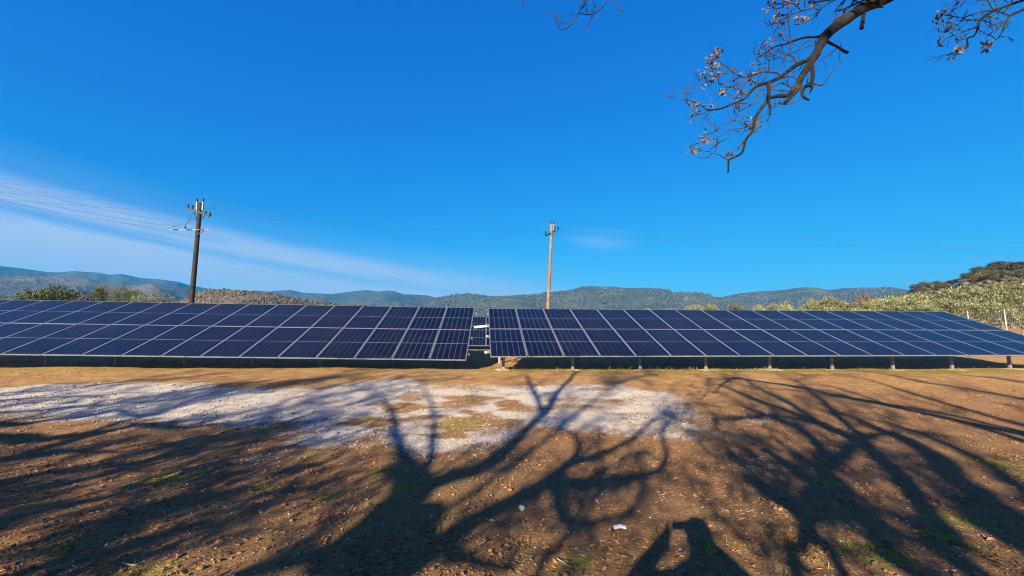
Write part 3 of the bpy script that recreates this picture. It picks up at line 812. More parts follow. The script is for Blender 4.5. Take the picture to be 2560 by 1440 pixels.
OL = [tree_proto('olive_tree', 4.5, 5.2, M_OLIVE, 5200, .27, .075, 8, .20, .6, 100 + k) for k in range(4)]
TOP = {}
def real_top(o):
    return max(v.co.z for v in [c for c in o.children if c.name.startswith('crown')][0].data.vertices)
used = {}
olive = [
 (1628, 767, 74, 4.0, 'small low olive tree, leftmost of the olives above the right hand table'),
 (1668, 769, 72, 3.4, 'tiny olive top just right of the leftmost small olive'),
 (1722, 757, 62, 5.0, 'rounded olive tree left of the broad pair above the table'),
 (1778, 752, 60, 5.6, 'broad rounded olive tree standing apart in front of the mountain gap'),
 (1905, 757, 62, 4.6, 'low olive tree right of the dark bush above the table'),
 (1948, 750, 60, 5.0, 'olive tree with a twin below the right mountain'),
 (1985, 757, 57, 4.6, 'low pale olive in a dip of the olive row'),
 (2022, 743, 56, 5.0, 'olive with a pointed top, left of the tallest tuft'),
 (2052, 738, 55, 5.2, 'olive with the tall feathery tuft in the middle of the grove'),
 (2098, 746, 52, 5.4, 'olive just right of the tall feathery tuft'),
 (2140, 750, 50, 5.2, 'olive below the bald mountain shoulder'),
 (2185, 745, 49, 5.4, 'olive left of the rusty bush top'),
 (2228, 735, 50, 6.0, 'full olive below the end of the mountain ridge'),
 (2272, 731, 47, 6.2, 'full olive where the mountain meets the near hillside'),
 (2318, 724, 48, 6.0, 'olive at the foot of the wooded hillside'),
 (2360, 716, 47, 6.4, 'tall olive left of the fence post pair'),
 (2405, 711, 46, 6.4, 'olive above the left fence post'),
 (2462, 704, 47, 6.6, 'large upper olive between the fence posts'),
 (2520, 703, 46, 6.8, 'large upper olive above the right fence post'),
 (2575, 702, 46, 6.6, 'upper olive cut by the right edge of the photo'),
 (2330, 752, 41, 4.8, 'dark hearted olive right behind the far corner of the table'),
 (2436, 748, 38, 5.8, 'nearest wide olive between the two fence posts'),
 (2385, 738, 42, 5.2, 'olive filling the space above the left fence post'),
 (2545, 752, 37, 4.6, 'shadowed olive right of the right fence post'),
 (2500, 735, 41, 5.4, 'olive half hidden behind the right fence post'),
 (2250, 757, 45, 4.8, 'low olive behind the top edge of the table, right part'),
 (2160, 763, 46, 4.6, 'low olive behind the top edge of the table, left of centre in the grove'),
 (2070, 760, 49, 4.8, 'low olive under the tall feathery tuft'),
 (2640, 715, 44, 6.0, 'olive beyond the right edge of the grove'),
]
for k, (x, yt, d, w, lb) in enumerate(olive):
    place(OL[k % 4], used, x, yt, d, lb, 'olive tree', 'olive trees on the rise behind the tables', h0=4.5, wscale=w / 5.0 * .88)

DK = [tree_proto('oak_shrub', 3.0, 3.6, M_OAKD, 3600, .26, .12, 16, .15, .3, 200 + k, .10) for k in range(3)]
RU = tree_proto('rusty_shrub', 2.6, 3.4, M_RUST, 2800, .24, .10, 14, .12, .3, 231, .08)
def hill_point(grid, x, frac):
    """a point of a hill seen in photo column x, frac of the way up its front"""
    row = grid[int(frac * 44)]
    d = row - EYE
    c = 1280 + F_PX * (d @ CR) / (d @ CF)
    j = int(np.argmin(np.abs(c - x)))
    return row[j]
crest = [(2292, .97, 3.4), (2315, .99, 3.0), (2338, .96, 3.2), (2376, 1.0, 2.6), (2405, .98, 3.4), (2428, .99, 3.8), (2452, 1.0, 4.4), (2468, .97, 3.6), (2484, .99, 4.2), (2506, 1.0, 5.6), (2528, .98, 5.0), (2548, 1.0, 4.6),
         (2572, .98, 4.4), (2300, .90, 2.6), (2440, .91, 3.0), (2478, .88, 3.2), (2516, .90, 3.4), (2552, .89, 3.2), (2350, .88, 2.4), (2590, .95, 4.0)]
where = ['low', 'rounded', 'small', 'squat', 'bushy', 'spreading', 'tall', 'narrow', 'ragged', 'tallest', 'full', 'broad']
for k, (x, f, hgt) in enumerate(crest):
    P = hill_point(gH, x, f)
    pr = DK[k % 3]
    o = pr if not used.get(pr.name) else copy_tree(pr); used[pr.name] = True
    o.location = tuple(P - np.array([0, 0, .3])); s = hgt * .55 / 3.0; o.scale = (s * 1.5, s * 1.5, s); o.rotation_euler = (0, 0, rng.uniform(0, 6.28))
    spot = 'on the skyline' if f > .95 else 'below the crest'
    nb = ['', 'second ', 'third ', 'fourth ', 'fifth ', 'sixth ', 'seventh ', 'eighth ', 'ninth ', 'tenth ', 'eleventh ', 'twelfth ', 'thirteenth ', 'fourteenth ', 'fifteenth ', 'sixteenth '][sorted([c[0] for c in crest if (c[1] > .95) == (f > .95)]).index(x)]
    tag(o, f'dark evergreen oak shrub {spot} of the near right hillside, {nb or "first "}from the left', 'shrub', 'oak shrubs on the right hillside')
for k, (x, f, hgt, lb) in enumerate(((2365, .94, 2.2, 'rusty brown shrub low on the hillside skyline'), (2425, .93, 2.6, 'rusty shrub under the first dark skyline clump'), (2462, .92, 2.8, 'rusty shrub in the middle of the hillside'), (2500, .94, 2.6, 'rusty shrub below the tallest dark crown'), (2540, .94, 2.8, 'rusty shrub near the right edge of the hillside'))):
    P = hill_point(gH, x, f)
    o = RU if k == 0 else copy_tree(RU)
    o.location = tuple(P - np.array([0, 0, .2])); s = hgt * .6 / 2.6; o.scale = (s * 1.5, s * 1.5, s); o.rotation_euler = (0, 0, rng.uniform(0, 6.28))
    tag(o, lb, 'shrub', 'rusty shrubs on the right hillside')
o = copy_tree(RU); P = px(2175, 738, 62); g = ground_at(P[0], P[1]); o.location = (P[0], P[1], g); o.scale = (1.2, 1.2, (P[2] - g) / 2.6); tag(o, 'rusty bush top showing between olives below the right mountain', 'shrub')
o = copy_tree(DK[0]); P = px(1840, 766, 66); g = ground_at(P[0], P[1]); o.location = (P[0], P[1], g); o.scale = (1.1, 1.1, (P[2] - g) / 3.0); tag(o, 'dark bush between the broad olive and the olive row', 'shrub')

# left side
big = tree_proto('round_oak_tree', 6.0, 7.0, M_OAKG, 12000, .26, .12, 34, .18, .35, 301, .22)
place(big, used, 130, 706, 44, 'big dark green dome shaped tree above the left solar table', 'tree', h0=6.0, wscale=.86)
sid = tree_proto('green_bush', 4.4, 5.0, M_YEL, 4200, .24, .09, 18, .15, .45, 311, .12)
place(sid, used, 12, 733, 48, 'yellow green bush at the left edge beside the domed tree', 'bush', h0=4.4, wscale=.8)
place(sid, used, 55, 737, 45, 'low yellow green bush against the left flank of the domed tree', 'bush', h0=4.4, wscale=.7)
ru = tree_proto('russet_tree', 4.4, 4.6, M_RUST, 4200, .24, .09, 18, .15, .4, 321, .12)
place(ru, used, 186, 732, 45, 'reddish brown leafed tree leaning out right of the domed tree', 'tree', h0=4.4, wscale=.62)
pn = tree_proto('pine_tree', 5.4, 4.6, M_PINE, 7000, .26, .06, 24, .12, .7, 331, .14, True)
place(pn, used, 256, 706, 50, 'conical yellow green pine left of the flat topped pine', 'pine tree', h0=5.4, wscale=.62)
pn2 = tree_proto('flat_pine_tree', 5.6, 5.0, M_PINE, 6500, .26, .05, 14, .55, .5, 341, .14)
place(pn2, used, 318, 709, 50, 'flat topped pine leaning right between the conical pine and bushes', 'pine tree', h0=5.6, wscale=.66)
for (x, yt, d, w, lb) in ((240, 738, 49, .7, 'low green bush under the conical pine'), (352, 733, 50, .75, 'small bush right of the flat topped pine'), (400, 727, 50, .9, 'feathery bush left of the dark leaning pole'), (425, 732, 51, .75, 'lower bush just left of the dark leaning pole'), (375, 737, 51, .75, 'low bush between the flat pine and the feathery bush'),
                          (520, 753, 60, .5, 'low bush right of the dark leaning pole'), (803, 754, 60, .42, 'small green tree top poking above the left table beneath the mountains'), (864, 757.5, 62, .5, 'flat green tree top poking above the left table, nearer the gap')):
    place(sid, used, x, yt, d, lb, 'bush', 'bushes behind the left table', h0=4.4, wscale=w)

# ------------------------------------------------------------------ trees round the camera: an overhanging limb, and the crowns whose shadows fall on the soil
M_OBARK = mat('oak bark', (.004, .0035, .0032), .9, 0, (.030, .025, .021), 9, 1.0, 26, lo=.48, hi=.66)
M_TWIG = mat('twig bark', (.012, .0095, .010), .85, 0, (.052, .041, .040), 14)
M_DRY = leaf_mat('dry leaves', (.17, .135, .125), (.36, .30, .285), (.04, .03, .027), 14, .3)

class Twigs:
    """a set of branch tubes of one tree, kept apart as limbs, twigs and leaves"""
    def __init__(s): s.limb = MB(); s.twig = MB(); s.lp = []; s.ld = []
    def grow(s, P, Dv, L, r, depth, leaf=0.0, up=.15):
        n = 4 if depth else 3
        pts = [np.array(P)]; d = np.array(Dv, float); d /= np.linalg.norm(d) + 1e-9
        for i in range(n):
            d = d + np.array([random.gauss(0, .28) for _ in range(3)]) + np.array([0, 0, up * .3]); d /= np.linalg.norm(d)
            pts.append(pts[-1] + d * L / n)
        s.twig.tube(pts, np.linspace(r, r * .55, len(pts)), 4 if r < .02 else 6, False)
        if depth:
            for k in range(1, n + 1):
                for _ in range(2 if k > 1 else 1):
                    if random.random() < .8:
                        dd = d + np.array([random.gauss(0, .75) for _ in range(3)])
                        s.grow(pts[k], dd, L * random.uniform(.4, .7), r * .6, depth - 1, leaf, up)
        if leaf and random.random() < leaf:
            for p in pts[1:]:
                for _ in range(random.randint(1, 3)):
                    s.lp.append(p + np.array([random.gauss(0, .03) for _ in range(3)])); s.ld.append([random.gauss(0, 1), random.gauss(0, 1), random.gauss(-.4, .8)])
    def done(s, root, L=.075, W=.04, lm=None):
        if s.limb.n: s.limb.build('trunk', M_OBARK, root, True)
        if s.twig.n: tag(s.twig.build('twigs', M_TWIG, root, True), kind='stuff')
        if s.lp:
            P, Dv = np.array(s.lp), np.array(s.ld)
            V, Fc = leaves(P, Dv, rng.uniform(.7, 1.3, len(P)) * L, rng.uniform(.7, 1.2, len(P)) * W)
            tag(mesh('leaves', V, Fc, lm or M_DRY, root), kind='stuff')

def smooth_pts(P, Rr, k=4):
    P = np.asarray(P, float); Rr = np.asarray(Rr, float); m = len(P)
    if m < 3: return P, Rr
    t = np.linspace(0, m - 1, (m - 1) * k + 1); i = np.clip(t.astype(int), 0, m - 2); f = (t - i)[:, None]
    p0 = P[np.clip(i - 1, 0, m - 1)]; p1 = P[i]; p2 = P[i + 1]; p3 = P[np.clip(i + 2, 0, m - 1)]
    Q = .5 * (2 * p1 + (p2 - p0) * f + (2 * p0 - 5 * p1 + 4 * p2 - p3) * f ** 2 + (3 * p1 - p0 - 3 * p2 + p3) * f ** 3)
    return Q, np.interp(t, np.arange(m), Rr)

# --- the tree that stands out of sight to the right of the camera; its limbs hang into the sky
def bd(x, y): return 2.6 + .00045 * (2200 - x) + .3 * (vnoise(np.array([x / 170.]), np.array([y / 170.]), 77)[0] - .5)
def B3(p, off=0.0): return px(p[0], p[1], bd(p[0], p[1]) + off)
ov = Twigs()
def branch(pts, leaf=0.0, grow=0.0, knob=False):
    P = [B3(p) for p in pts]
    w = [p[2] if len(p) > 2 else None for p in pts]
    last = 2.2
    for i in range(len(w)):
        if w[i] is None: w[i] = last
        last = w[i]
    Rr = [max(w_ * (.66 if w_ > 12 else .9) * bd(p[0], p[1]) / F_PX / 2, .0019) for w_, p in zip(w, pts)]
    Q, q = smooth_pts(P, Rr, 3)
    q = q * (1 + .10 * (vnoise(np.arange(len(q)) * .9, np.zeros(len(q)) + pts[0][0], 5) - .5) * 2)
    thick = max(w) > 8
    (ov.limb if thick else ov.twig).tube(Q, q, 12 if thick else 6)
    if grow:
        for i in range(2, len(Q), 2):
            if random.random() < grow:
                ov.grow(Q[i], [random.gauss(-.5, .6), random.gauss(0, .5), random.gauss(.2, .6)], random.uniform(.05, .17), .0027, 1, leaf)
BR = [
 [(2300, -60, 62), (2220, -8, 50), (2160, 18, 46), (2130, 38, 42), (2095, 62, 40), (2068, 85, 38), (2052, 110, 34), (2040, 135, 30), (2025, 160, 26), (2008, 185, 23), (1998, 205, 24), (1985, 225, 22), (1970, 238, 18), (1945, 240, 14), (1922, 246, 13), (1915, 256, 11), (1900, 275, 9), (1887, 298, 9), (1884, 315, 8), (1880, 330, 8), (1865, 348, 7), (1858, 375, 6), (1850, 386, 6), (1835, 393, 5), (1822, 401, 6), (1821, 418, 4), (1820, 432, 4.5)],
 [(1822, 401, 4), (1808, 393, 3.5), (1795, 386, 3), (1778, 384, 3), (1768, 394, 2.4), (1748, 394, 2.2), (1735, 388, 2)],
 [(1778, 380, 2.6), (1760, 377), (1745, 372)], [(1787, 381, 2.6), (1793, 362), (1792, 345)], [(1775, 375, 2.4), (1793, 360), (1815, 347)],
 [(1868, 345, 6), (1855, 358, 5), (1844, 373, 6)],
 [(2056, 100, 26), (2040, 130, 20), (2022, 148, 18), (1995, 160, 17), (1970, 178, 14), (1955, 190, 12), (1930, 203, 10), (1900, 212, 9), (1885, 220, 8), (1870, 238, 7), (1855, 250, 6), (1830, 260, 5), (1803, 271, 5), (1770, 275, 4.5), (1755, 265, 3), (1740, 257, 2.5), (1713, 249, 2)],
 [(1770, 276, 3), (1760, 283, 2.6), (1745, 286), (1732, 272), (1712, 252)],
 [(1920, 205, 12), (1922, 225, 10), (1920, 246, 9)],
 [(1952, 190, 6), (1938, 181, 5), (1910, 180, 4.5), (1880, 188, 4), (1855, 193, 4.5), (1835, 180, 3.4), (1820, 170, 3), (1800, 155, 2.5), (1790, 142), (1785, 133)],
 [(1855, 193, 3.2), (1850, 205, 3), (1835, 213, 2.6), (1815, 215), (1795, 209)], [(1850, 195, 2.4), (1825, 203), (1808, 210)], [(1872, 203, 2.4), (1840, 212), (1820, 220)],
 [(1835, 181, 2.4), (1800, 187), (1775, 200), (1760, 207), (1747, 211)], [(1822, 172, 2.4), (1800, 190), (1780, 192), (1765, 184)], [(1812, 163, 2.2), (1790, 160), (1775, 158)],
 [(2062, 84, 12), (2045, 92, 8), (2015, 93, 7), (1990, 100, 6), (1965, 110, 5), (1940, 116, 4), (1920, 128, 3.4), (1905, 138, 3), (1890, 148, 2.4)],
 [(2078, 74, 8), (2085, 55, 7), (2105, 35, 6), (2130, 10, 6), (2150, -14, 6)],
 [(1978, 106, 3.4), (1975, 90, 3), (1972, 60, 3), (1973, 40, 3), (1995, 30, 3.6), (2030, 20, 3.6), (2050, 5, 4), (2055, -10, 4)],
 [(1972, 40, 3), (1945, 55), (1930, 60), (1917, 66)], [(1972, 36, 3), (1950, 40), (1940, 46)], [(2003, 27, 3.4), (1985, 10, 3), (1970, 10), (1950, 20), (1935, 20)],
 [(2052, 24, 3), (2030, 45), (2000, 60), (1985, 60)], [(2035, 20, 3), (2050, 24), (2070, 8), (2110, -8)], [(2110, 4, 3), (2102, 20), (2097, 25)],
 [(1945, 40, 2.6), (1928, 60), (1922, 48)], [(2012, 20, 3), (2012, 0), (2015, -10)], [(1985, 12, 3), (1990, -10)], [(1938, -10, 5), (1939, 8, 5), (1935, 19, 5)],
 [(2052, 96, 9), (2076, 108, 7), (2095, 118, 6), (2112, 129, 8), (2120, 131, 8)], [(2163, 12, 15), (2158, 45, 13), (2154, 70, 12)],
 [(2030, 165, 15), (2032, 190, 15), (2027, 208, 14), (2012, 218, 13), (2005, 230, 9), (2010, 243, 8), (2023, 250, 6)],
 [(2028, 206, 5), (2050, 213, 4.5), (2060, 208, 3.4), (2080, 180, 3), (2102, 157, 2)], [(2022, 212, 10), (2030, 219, 8), (2024, 232, 3)],
 [(2003, 214, 14), (1980, 240, 13), (1960, 259, 12)], [(2006, 245, 3), (1990, 255), (1970, 260), (1944, 259)],
 [(1918, 250, 9), (1925, 265, 8), (1925, 286, 6)], [(1886, 300, 5), (1868, 292, 4)], [(1888, 302, 5), (1895, 297, 4), (1904, 290, 3)],
 [(1882, 318, 4), (1870, 312, 4), (1862, 311, 3)], [(1888, 305, 6), (1894, 318, 6), (1886, 331, 4)], [(1892, 322, 2.6), (1905, 312, 3)], [(1884, 322, 2.2), (1868, 318), (1858, 320)],
 [(1900, 222, 6), (1893, 235, 5), (1888, 255, 4.5), (1870, 266, 3.4), (1848, 280, 3.2), (1832, 300, 3), (1805, 313, 3), (1787, 325, 2.8), (1780, 334, 2)],
 [(1848, 275, 2.4), (1833, 265), (1820, 253)],
 [(1922, 178, 4.5), (1923, 160, 3.6), (1922, 150, 3), (1905, 138, 2.4), (1886, 135)], [(1990, 158, 6), (1984, 143, 5), (1970, 137, 4), (1955, 133, 3.4), (1945, 124, 3), (1955, 118, 2.4)],
 [(1957, 134, 2.6), (1940, 148), (1925, 135), (1924, 122)], [(1975, 100, 2.6), (1975, 128), (1969, 137)], [(2048, 108, 3), (2020, 116), (1990, 128), (1968, 138)],
 [(1960, 205, 3), (1935, 215), (1905, 226)], [(1995, 200, 3), (1975, 190), (1958, 196)], [(1985, 222, 4), (1970, 214), (1955, 208)], [(1975, 228, 3), (1950, 226), (1925, 222)],
 [(1870, 240, 4), (1858, 230), (1850, 222)], [(1895, 214, 3), (1880, 200), (1872, 190)], [(1885, 222, 2.4), (1865, 226), (1840, 240), (1815, 232)], [(1840, 220, 2.2), (1835, 240), (1812, 245)],
 [(2620, -20, 9), (2570, -3, 8), (2545, 5, 7), (2515, 15, 7), (2488, 25, 7), (2465, 40, 6), (2450, 50, 6), (2447, 62, 5), (2443, 75, 5), (2435, 90, 4), (2420, 95, 4), (2418, 105, 4), (2420, 115, 4), (2412, 122, 4), (2400, 130, 3), (2384, 138, 3)],
 [(2482, 27, 4.4), (2460, 28, 3.4), (2435, 35, 3.2), (2410, 45, 3.4), (2398, 58, 3), (2380, 70, 3), (2360, 80, 2.6), (2352, 79)], [(2410, 44, 2.6), (2395, 43), (2370, 39), (2350, 34)],
 [(2443, 68, 2.6), (2420, 75), (2395, 85), (2370, 94), (2355, 106)],
 [(2620, 10, 10), (2565, 22, 9), (2545, 30, 8), (2525, 39, 7), (2517, 52, 5), (2513, 60, 4.4), (2505, 80, 3.6), (2495, 95, 3), (2480, 106, 2.6), (2467, 113, 2.6)],
 [(2517, 50, 3), (2500, 56), (2480, 63), (2477, 57), (2480, 40)], [(2515, 55, 3), (2490, 70), (2475, 85), (2462, 95)], [(2524, 39, 4), (2500, 31, 3.6), (2486, 27, 3)],
 [(2484, 26, 3.6), (2475, 10, 3.4), (2465, -8, 3)], [(2510, 34, 2.6), (2523, 15), (2535, -6)], [(2412, 44, 2.2), (2415, 32), (2419, 25)], [(2420, 95, 2.4), (2403, 100), (2390, 106)],
 [(2490, 24, 3), (2492, 8), (2495, -8)],
 [(1308, -40, 5), (1308, -5, 4), (1307, 14, 4)], [(1480, -60, 6), (1467, -5, 4.4), (1463, 10, 4.4), (1450, 27, 3.6), (1430, 60, 3.4), (1405, 75, 3.4), (1393, 63, 2.6), (1386, 47, 2)],
 [(1447, 32, 2.6), (1465, 36, 3), (1485, 34, 3.2), (1500, 22, 3.4), (1515, 5, 3.4), (1530, -30, 4)], [(1486, 34, 2.6), (1475, 52), (1467, 72), (1468, 86)], [(1530, -20, 2.6), (1532, 0, 3), (1540, 15, 2.4), (1546, 25), (1559, 26)],
]
for k, b_ in enumerate(BR):
    branch(b_, .0, .34 if 6 <= k < 75 else 0)
# dry leaf clusters still hanging on the twigs
for (x, y, n) in [(1798, 123, 9), (1794, 132, 9), (1780, 140, 10), (1782, 150, 8), (1776, 160, 10), (1784, 166, 7), (1772, 172, 7), (1757, 183, 8), (1795, 177, 7), (1780, 200, 7), (1758, 219, 5), (1900, 162, 8), (1898, 172, 6), (1862, 183, 8), (1735, 255, 8), (1745, 260, 6), (1735, 281, 8), (1728, 290, 6),
                  (1780, 263, 9), (1845, 251, 8), (1810, 231, 9), (1815, 224, 6), (1850, 228, 6), (1835, 205, 7), (1872, 207, 6), (1878, 196, 6), (1948, 88, 5), (1958, 87, 5), (1920, 114, 6), (1912, 118, 5), (1926, 108, 6), (1764, 335, 7), (1770, 342, 5), (1755, 345, 7), (1764, 352, 7), (1778, 353, 6), (1735, 372, 7), (1743, 368, 7), (1728, 376, 6), (1828, 386, 7), (1822, 380, 5), (1930, 15, 8), (1922, 17, 7), (1975, 20, 9), (1980, 6, 8), (2010, 42, 9), (2018, 40, 8),
                  (1994, 45, 6), (1950, 56, 6), (1945, 38, 5), (1940, 66, 5), (1958, 60, 5), (1870, 312, 6), (1876, 318, 5), (1905, 312, 4), (2398, 127, 14), (2388, 130, 10), (2405, 124, 8), (2465, 112, 12), (2460, 116, 8), (2352, 32, 9), (2350, 48, 6), (2378, 64, 6), (2374, 58, 4), (2358, 85, 6), (2395, 4, 6), (2350, 113, 5), (2400, 94, 5), (2485, 34, 4), (1995, 2, 8), (1965, 6, 8), (2040, 6, 5), (1946, 30, 6)]:
    c = B3((x, y))
    for _ in range(int(n * 1.05)):
        ov.lp.append(c + np.array([random.gauss(0, .014) for _ in range(3)])); ov.ld.append([random.gauss(0, 1), random.gauss(0, 1), random.gauss(-.2, .9)])
# the parts of that tree above and beside the frame
tb = np.array([5.8, -6.2, 0.0]); tb[2] = ground_at(tb[0], tb[1])
fork = tb + np.array((-.5, .4, 3.6))
def limbto(A, B, ra, rb, bow=.5, twigs=10, leaf=.3):
    A, B = np.array(A), np.array(B); t = np.linspace(0, 1, 7)[:, None]
    P = A + (B - A) * t; P[:, 2] += (bow * 4 * t * (1 - t))[:, 0]
    P[1:-1] += np.array([[random.gauss(0, .10) for _ in range(3)] for _ in range(5)])
    Q, q = smooth_pts(P, np.linspace(ra, rb, 7), 3)
    ov.limb.tube(Q, q, 12)
ov.limb.tube(*smooth_pts([tb - (0, 0, .4), tb + (0, 0, .6), tb + (-.2, .15, 2.0), fork], [.44, .34, .29, .27]), 16)
limbto(fork, B3((2300, -60)), .085, 46 * bd(2300, -60) / F_PX / 2, .45)
limbto(fork, B3((2620, -20)), .08, .013, .35)
limbto(fork + (0, .1, .1), B3((2620, 10)), .07, .014, .3)
limbto(fork, tb + np.array((1.8, -1.5, 7.2)), .2, .05, .4)
top_mid = np.array((1.4, .9, 4.9))
limbto(fork + (0, 0, .2), top_mid, .045, .015, .5)
for p in ((1308, -40), (1480, -60), (1530, -30), (1530, -20)): limbto(top_mid, B3(p), .009, .0045, .1)
for p in ((2055, -10), (2150, -14), (2110, -8), (2015, -10), (1990, -10), (1938, -10)): limbto(B3((2310, -75)), B3(p), .010, .004, .05)
ov_root = empty('overhanging_tree', tb)
for bb in (ov.limb, ov.twig): bb.v = [tuple(np.array(v) - tb) for v in bb.v]
ov.lp = [p - tb for p in ov.lp]
ov.done(ov_root, .034, .019)
tag(ov_root, 'bare tree with dark crooked limbs and dry leaf tufts hanging into the sky', 'tree')

# --- trees behind the camera, rebuilt from the shadows they lay on the ground
def up_sun(p, D, wob=0.0, seed=0):
    """the point D metres behind the camera's line (towards the sun) whose shadow falls on photo pixel p"""
    G = hit(p[0], min(p[1], 1700))
    D = D + wob * 2 * (fbm(np.array([p[0] / 260.]), np.array([p[1] / 200.]), 2, seed)[0] - .5)
    s = G @ H + D
    return G - H * s + np.array([0, 0, s * TAN_EL]), np.linalg.norm(G - EYE)

def shadow_tree(name, label, base, D, limbs, twiggy=1.0, leaf=.25, wob=1.2, seed=1, trunk_r=.2, lm=None, leafL=.08, leafW=.045, depth=2, tl=1.0, tr=.006):
    T = Twigs(); base = np.array([base[0], base[1], 0.0]); base[2] = ground_at(base[0], base[1])
    for L in limbs:
        pre = L.get('from'); P, Rr = [], []
        for p in L['p']:
            q, dist = up_sun(p, D, wob, seed); P.append(q); Rr.append(max(p[2] * dist / F_PX / 2 * .54, .008))
        if pre is not None:
            A = base + np.array(pre, float); r0 = L.get('r', Rr[0] * 1.15)
            if pre[2] < .1: P = [A - (0, 0, .3), A * .62 + P[0] * .38] + P; Rr = [r0 * 1.3, r0 * 1.05] + Rr
            else: P = [A, A * .5 + P[0] * .5 + (0, 0, .15)] + P; Rr = [r0, (r0 + Rr[0]) / 2] + Rr
        Q, q = smooth_pts(P, Rr, 5)
        ar = np.cumsum(np.r_[0, np.linalg.norm(np.diff(Q, axis=0), axis=1)])
        for ax in range(3): Q[:, ax] += (fbm(ar * 1.5, ar * 0 + seed * 3.1 + ax * 7.7 + P[0][0], 3, 90 + ax) - .5) * np.clip(.9 * q, .03, .16) * 1.6
        q = q * (.82 + .36 * vnoise(ar * 2.2, ar * 0 + P[0][2], 95))
        T.limb.tube(Q, q, 10)
        step = max(1, int(3 / max(L.get('t', 1.0) * twiggy, .05)))
        for i in range(4, len(Q)):
            if L.get('t', 1.0) > 0 and (i % step == 0 or i == len(Q) - 1):
                d = Q[min(i + 1, len(Q) - 1)] - Q[i - 1]
                for _ in range(2):
                    T.grow(Q[i], d / (np.linalg.norm(d) + 1e-9) * .7 + np.array([random.gauss(0, .6), random.gauss(0, .6), random.gauss(.1, .5)]), random.uniform(.5, 1.2) * tl, min(q[i] * .5, tr * 2) + .004, depth, leaf)
    root = empty(name, base)
    for bb in (T.limb, T.twig): bb.v = [tuple(np.array(v) - base) for v in bb.v]
    T.lp = [p - base for p in T.lp]
    T.done(root, leafL, leafW, lm)
    tag(root, label, 'tree', 'trees behind the camera that shade the soil')
    return root

# the thick forked tree: its shadow is the big dark fork in the middle
shadow_tree('shade_tree', 'thick forked tree whose shadow spreads up the middle of the soil', (-3.75, -3.95), 5.0, [
    dict(p=[(920, 1440, 260), (955, 1340, 200), (985, 1260, 150), (1003, 1200, 110), (1006, 1165, 64), (1000, 1120, 38), (986, 1065, 26), (968, 1015, 16), (940, 985, 8)], **{'from': (0, 0, 0)}, r=.42, t=.7),
    dict(p=[(1010, 1230, 80), (1060, 1180, 40), (1078, 1140, 32), (1084, 1080, 22), (1078, 1020, 14), (1060, 970, 7)], t=.7),
    dict(p=[(990, 1280, 120), (1060, 1225, 95), (1140, 1190, 80), (1230, 1160, 62), (1285, 1112, 52), (1330, 1060, 44), (1372, 1008, 36), (1412, 962, 26), (1440, 930, 18)], t=.6),
    dict(p=[(1352, 1030, 30), (1338, 985, 22), (1318, 940, 14)], t=1),
    dict(p=[(1000, 1190, 60), (970, 1176, 34), (940, 1184, 12)], t=0),
    dict(p=[(1000, 1420, 200), (1090, 1365, 110), (1170, 1318, 85), (1250, 1275, 74), (1330, 1235, 70), (1400, 1192, 66), (1442, 1150, 46), (1450, 1118, 30), (1436, 1085, 20)], t=.5),
    dict(p=[(1448, 1150, 40), (1520, 1132, 34), (1590, 1092, 24), (1622, 1055, 14)], t=.8),
    dict(p=[(1390, 1205, 70), (1470, 1212, 60), (1570, 1196, 44), (1648, 1180, 32), (1668, 1130, 24), (1660, 1080, 18), (1690, 1035, 12)], t=.8),
    dict(p=[(1400, 1215, 60), (1402, 1275, 46), (1440, 1310, 40), (1520, 1300, 30), (1600, 1270, 14)], t=.7),
    dict(p=[(1100, 1365, 60), (1180, 1400, 40), (1280, 1420, 30)], t=.6),
    dict(p=[(960, 1330, 90), (860, 1370, 70), (740, 1400, 60), (600, 1440, 50)], t=.8),
    dict(p=[(800, 1320, 16), (830, 1260, 12), (850, 1200, 9)], t=.2),
], .46, .05, 1.0, 3, .4)
# a slim straight stem beside it
shadow_tree('shade_sapling', 'slim straight sapling whose thin shadow crosses the bottom edge', (-1.55, -3.3), 3.6, [
    dict(p=[(1345, 1445, 30), (1385, 1385, 26), (1425, 1325, 24), (1440, 1290, 18)], **{'from': (0, 0, 0)}, r=.06, t=.3)], .5, .2, .3, 5)
# two slim stems under a bushy head: the shadow fork at lower right
shadow_tree('shade_tree', 'two stemmed bushy tree whose twin stems cast two straight shadow lines', (-.75, -3.3), 3.0, [
    dict(p=[(2000, 1440, 46), (2003, 1370, 44), (2006, 1310, 46), (1985, 1270, 60), (1945, 1240, 60), (1890, 1205, 44), (1850, 1180, 24)], **{'from': (.0, 0, 0)}, r=.10, t=1.1),
    dict(p=[(2112, 1440, 40), (2060, 1365, 38), (2018, 1305, 44), (2030, 1260, 80), (2060, 1190, 70), (2050, 1120, 46), (2000, 1075, 34), (1930, 1045, 26), (1850, 1010, 16)], **{'from': (.38, -.1, 0)}, r=.09, t=1.0),
    dict(p=[(2030, 1290, 60), (2120, 1290, 40), (2230, 1330, 30), (2330, 1360, 20)], t=.9),
    dict(p=[(2050, 1230, 50), (2000, 1190, 46), (1960, 1150, 34), (1900, 1120, 20)], t=1.0),
    dict(p=[(2060, 1180, 46), (2120, 1120, 40), (2180, 1090, 26), (2240, 1080, 14)], t=1.0),
], .6, .12, .8, 8, .1, None, .07, .04)
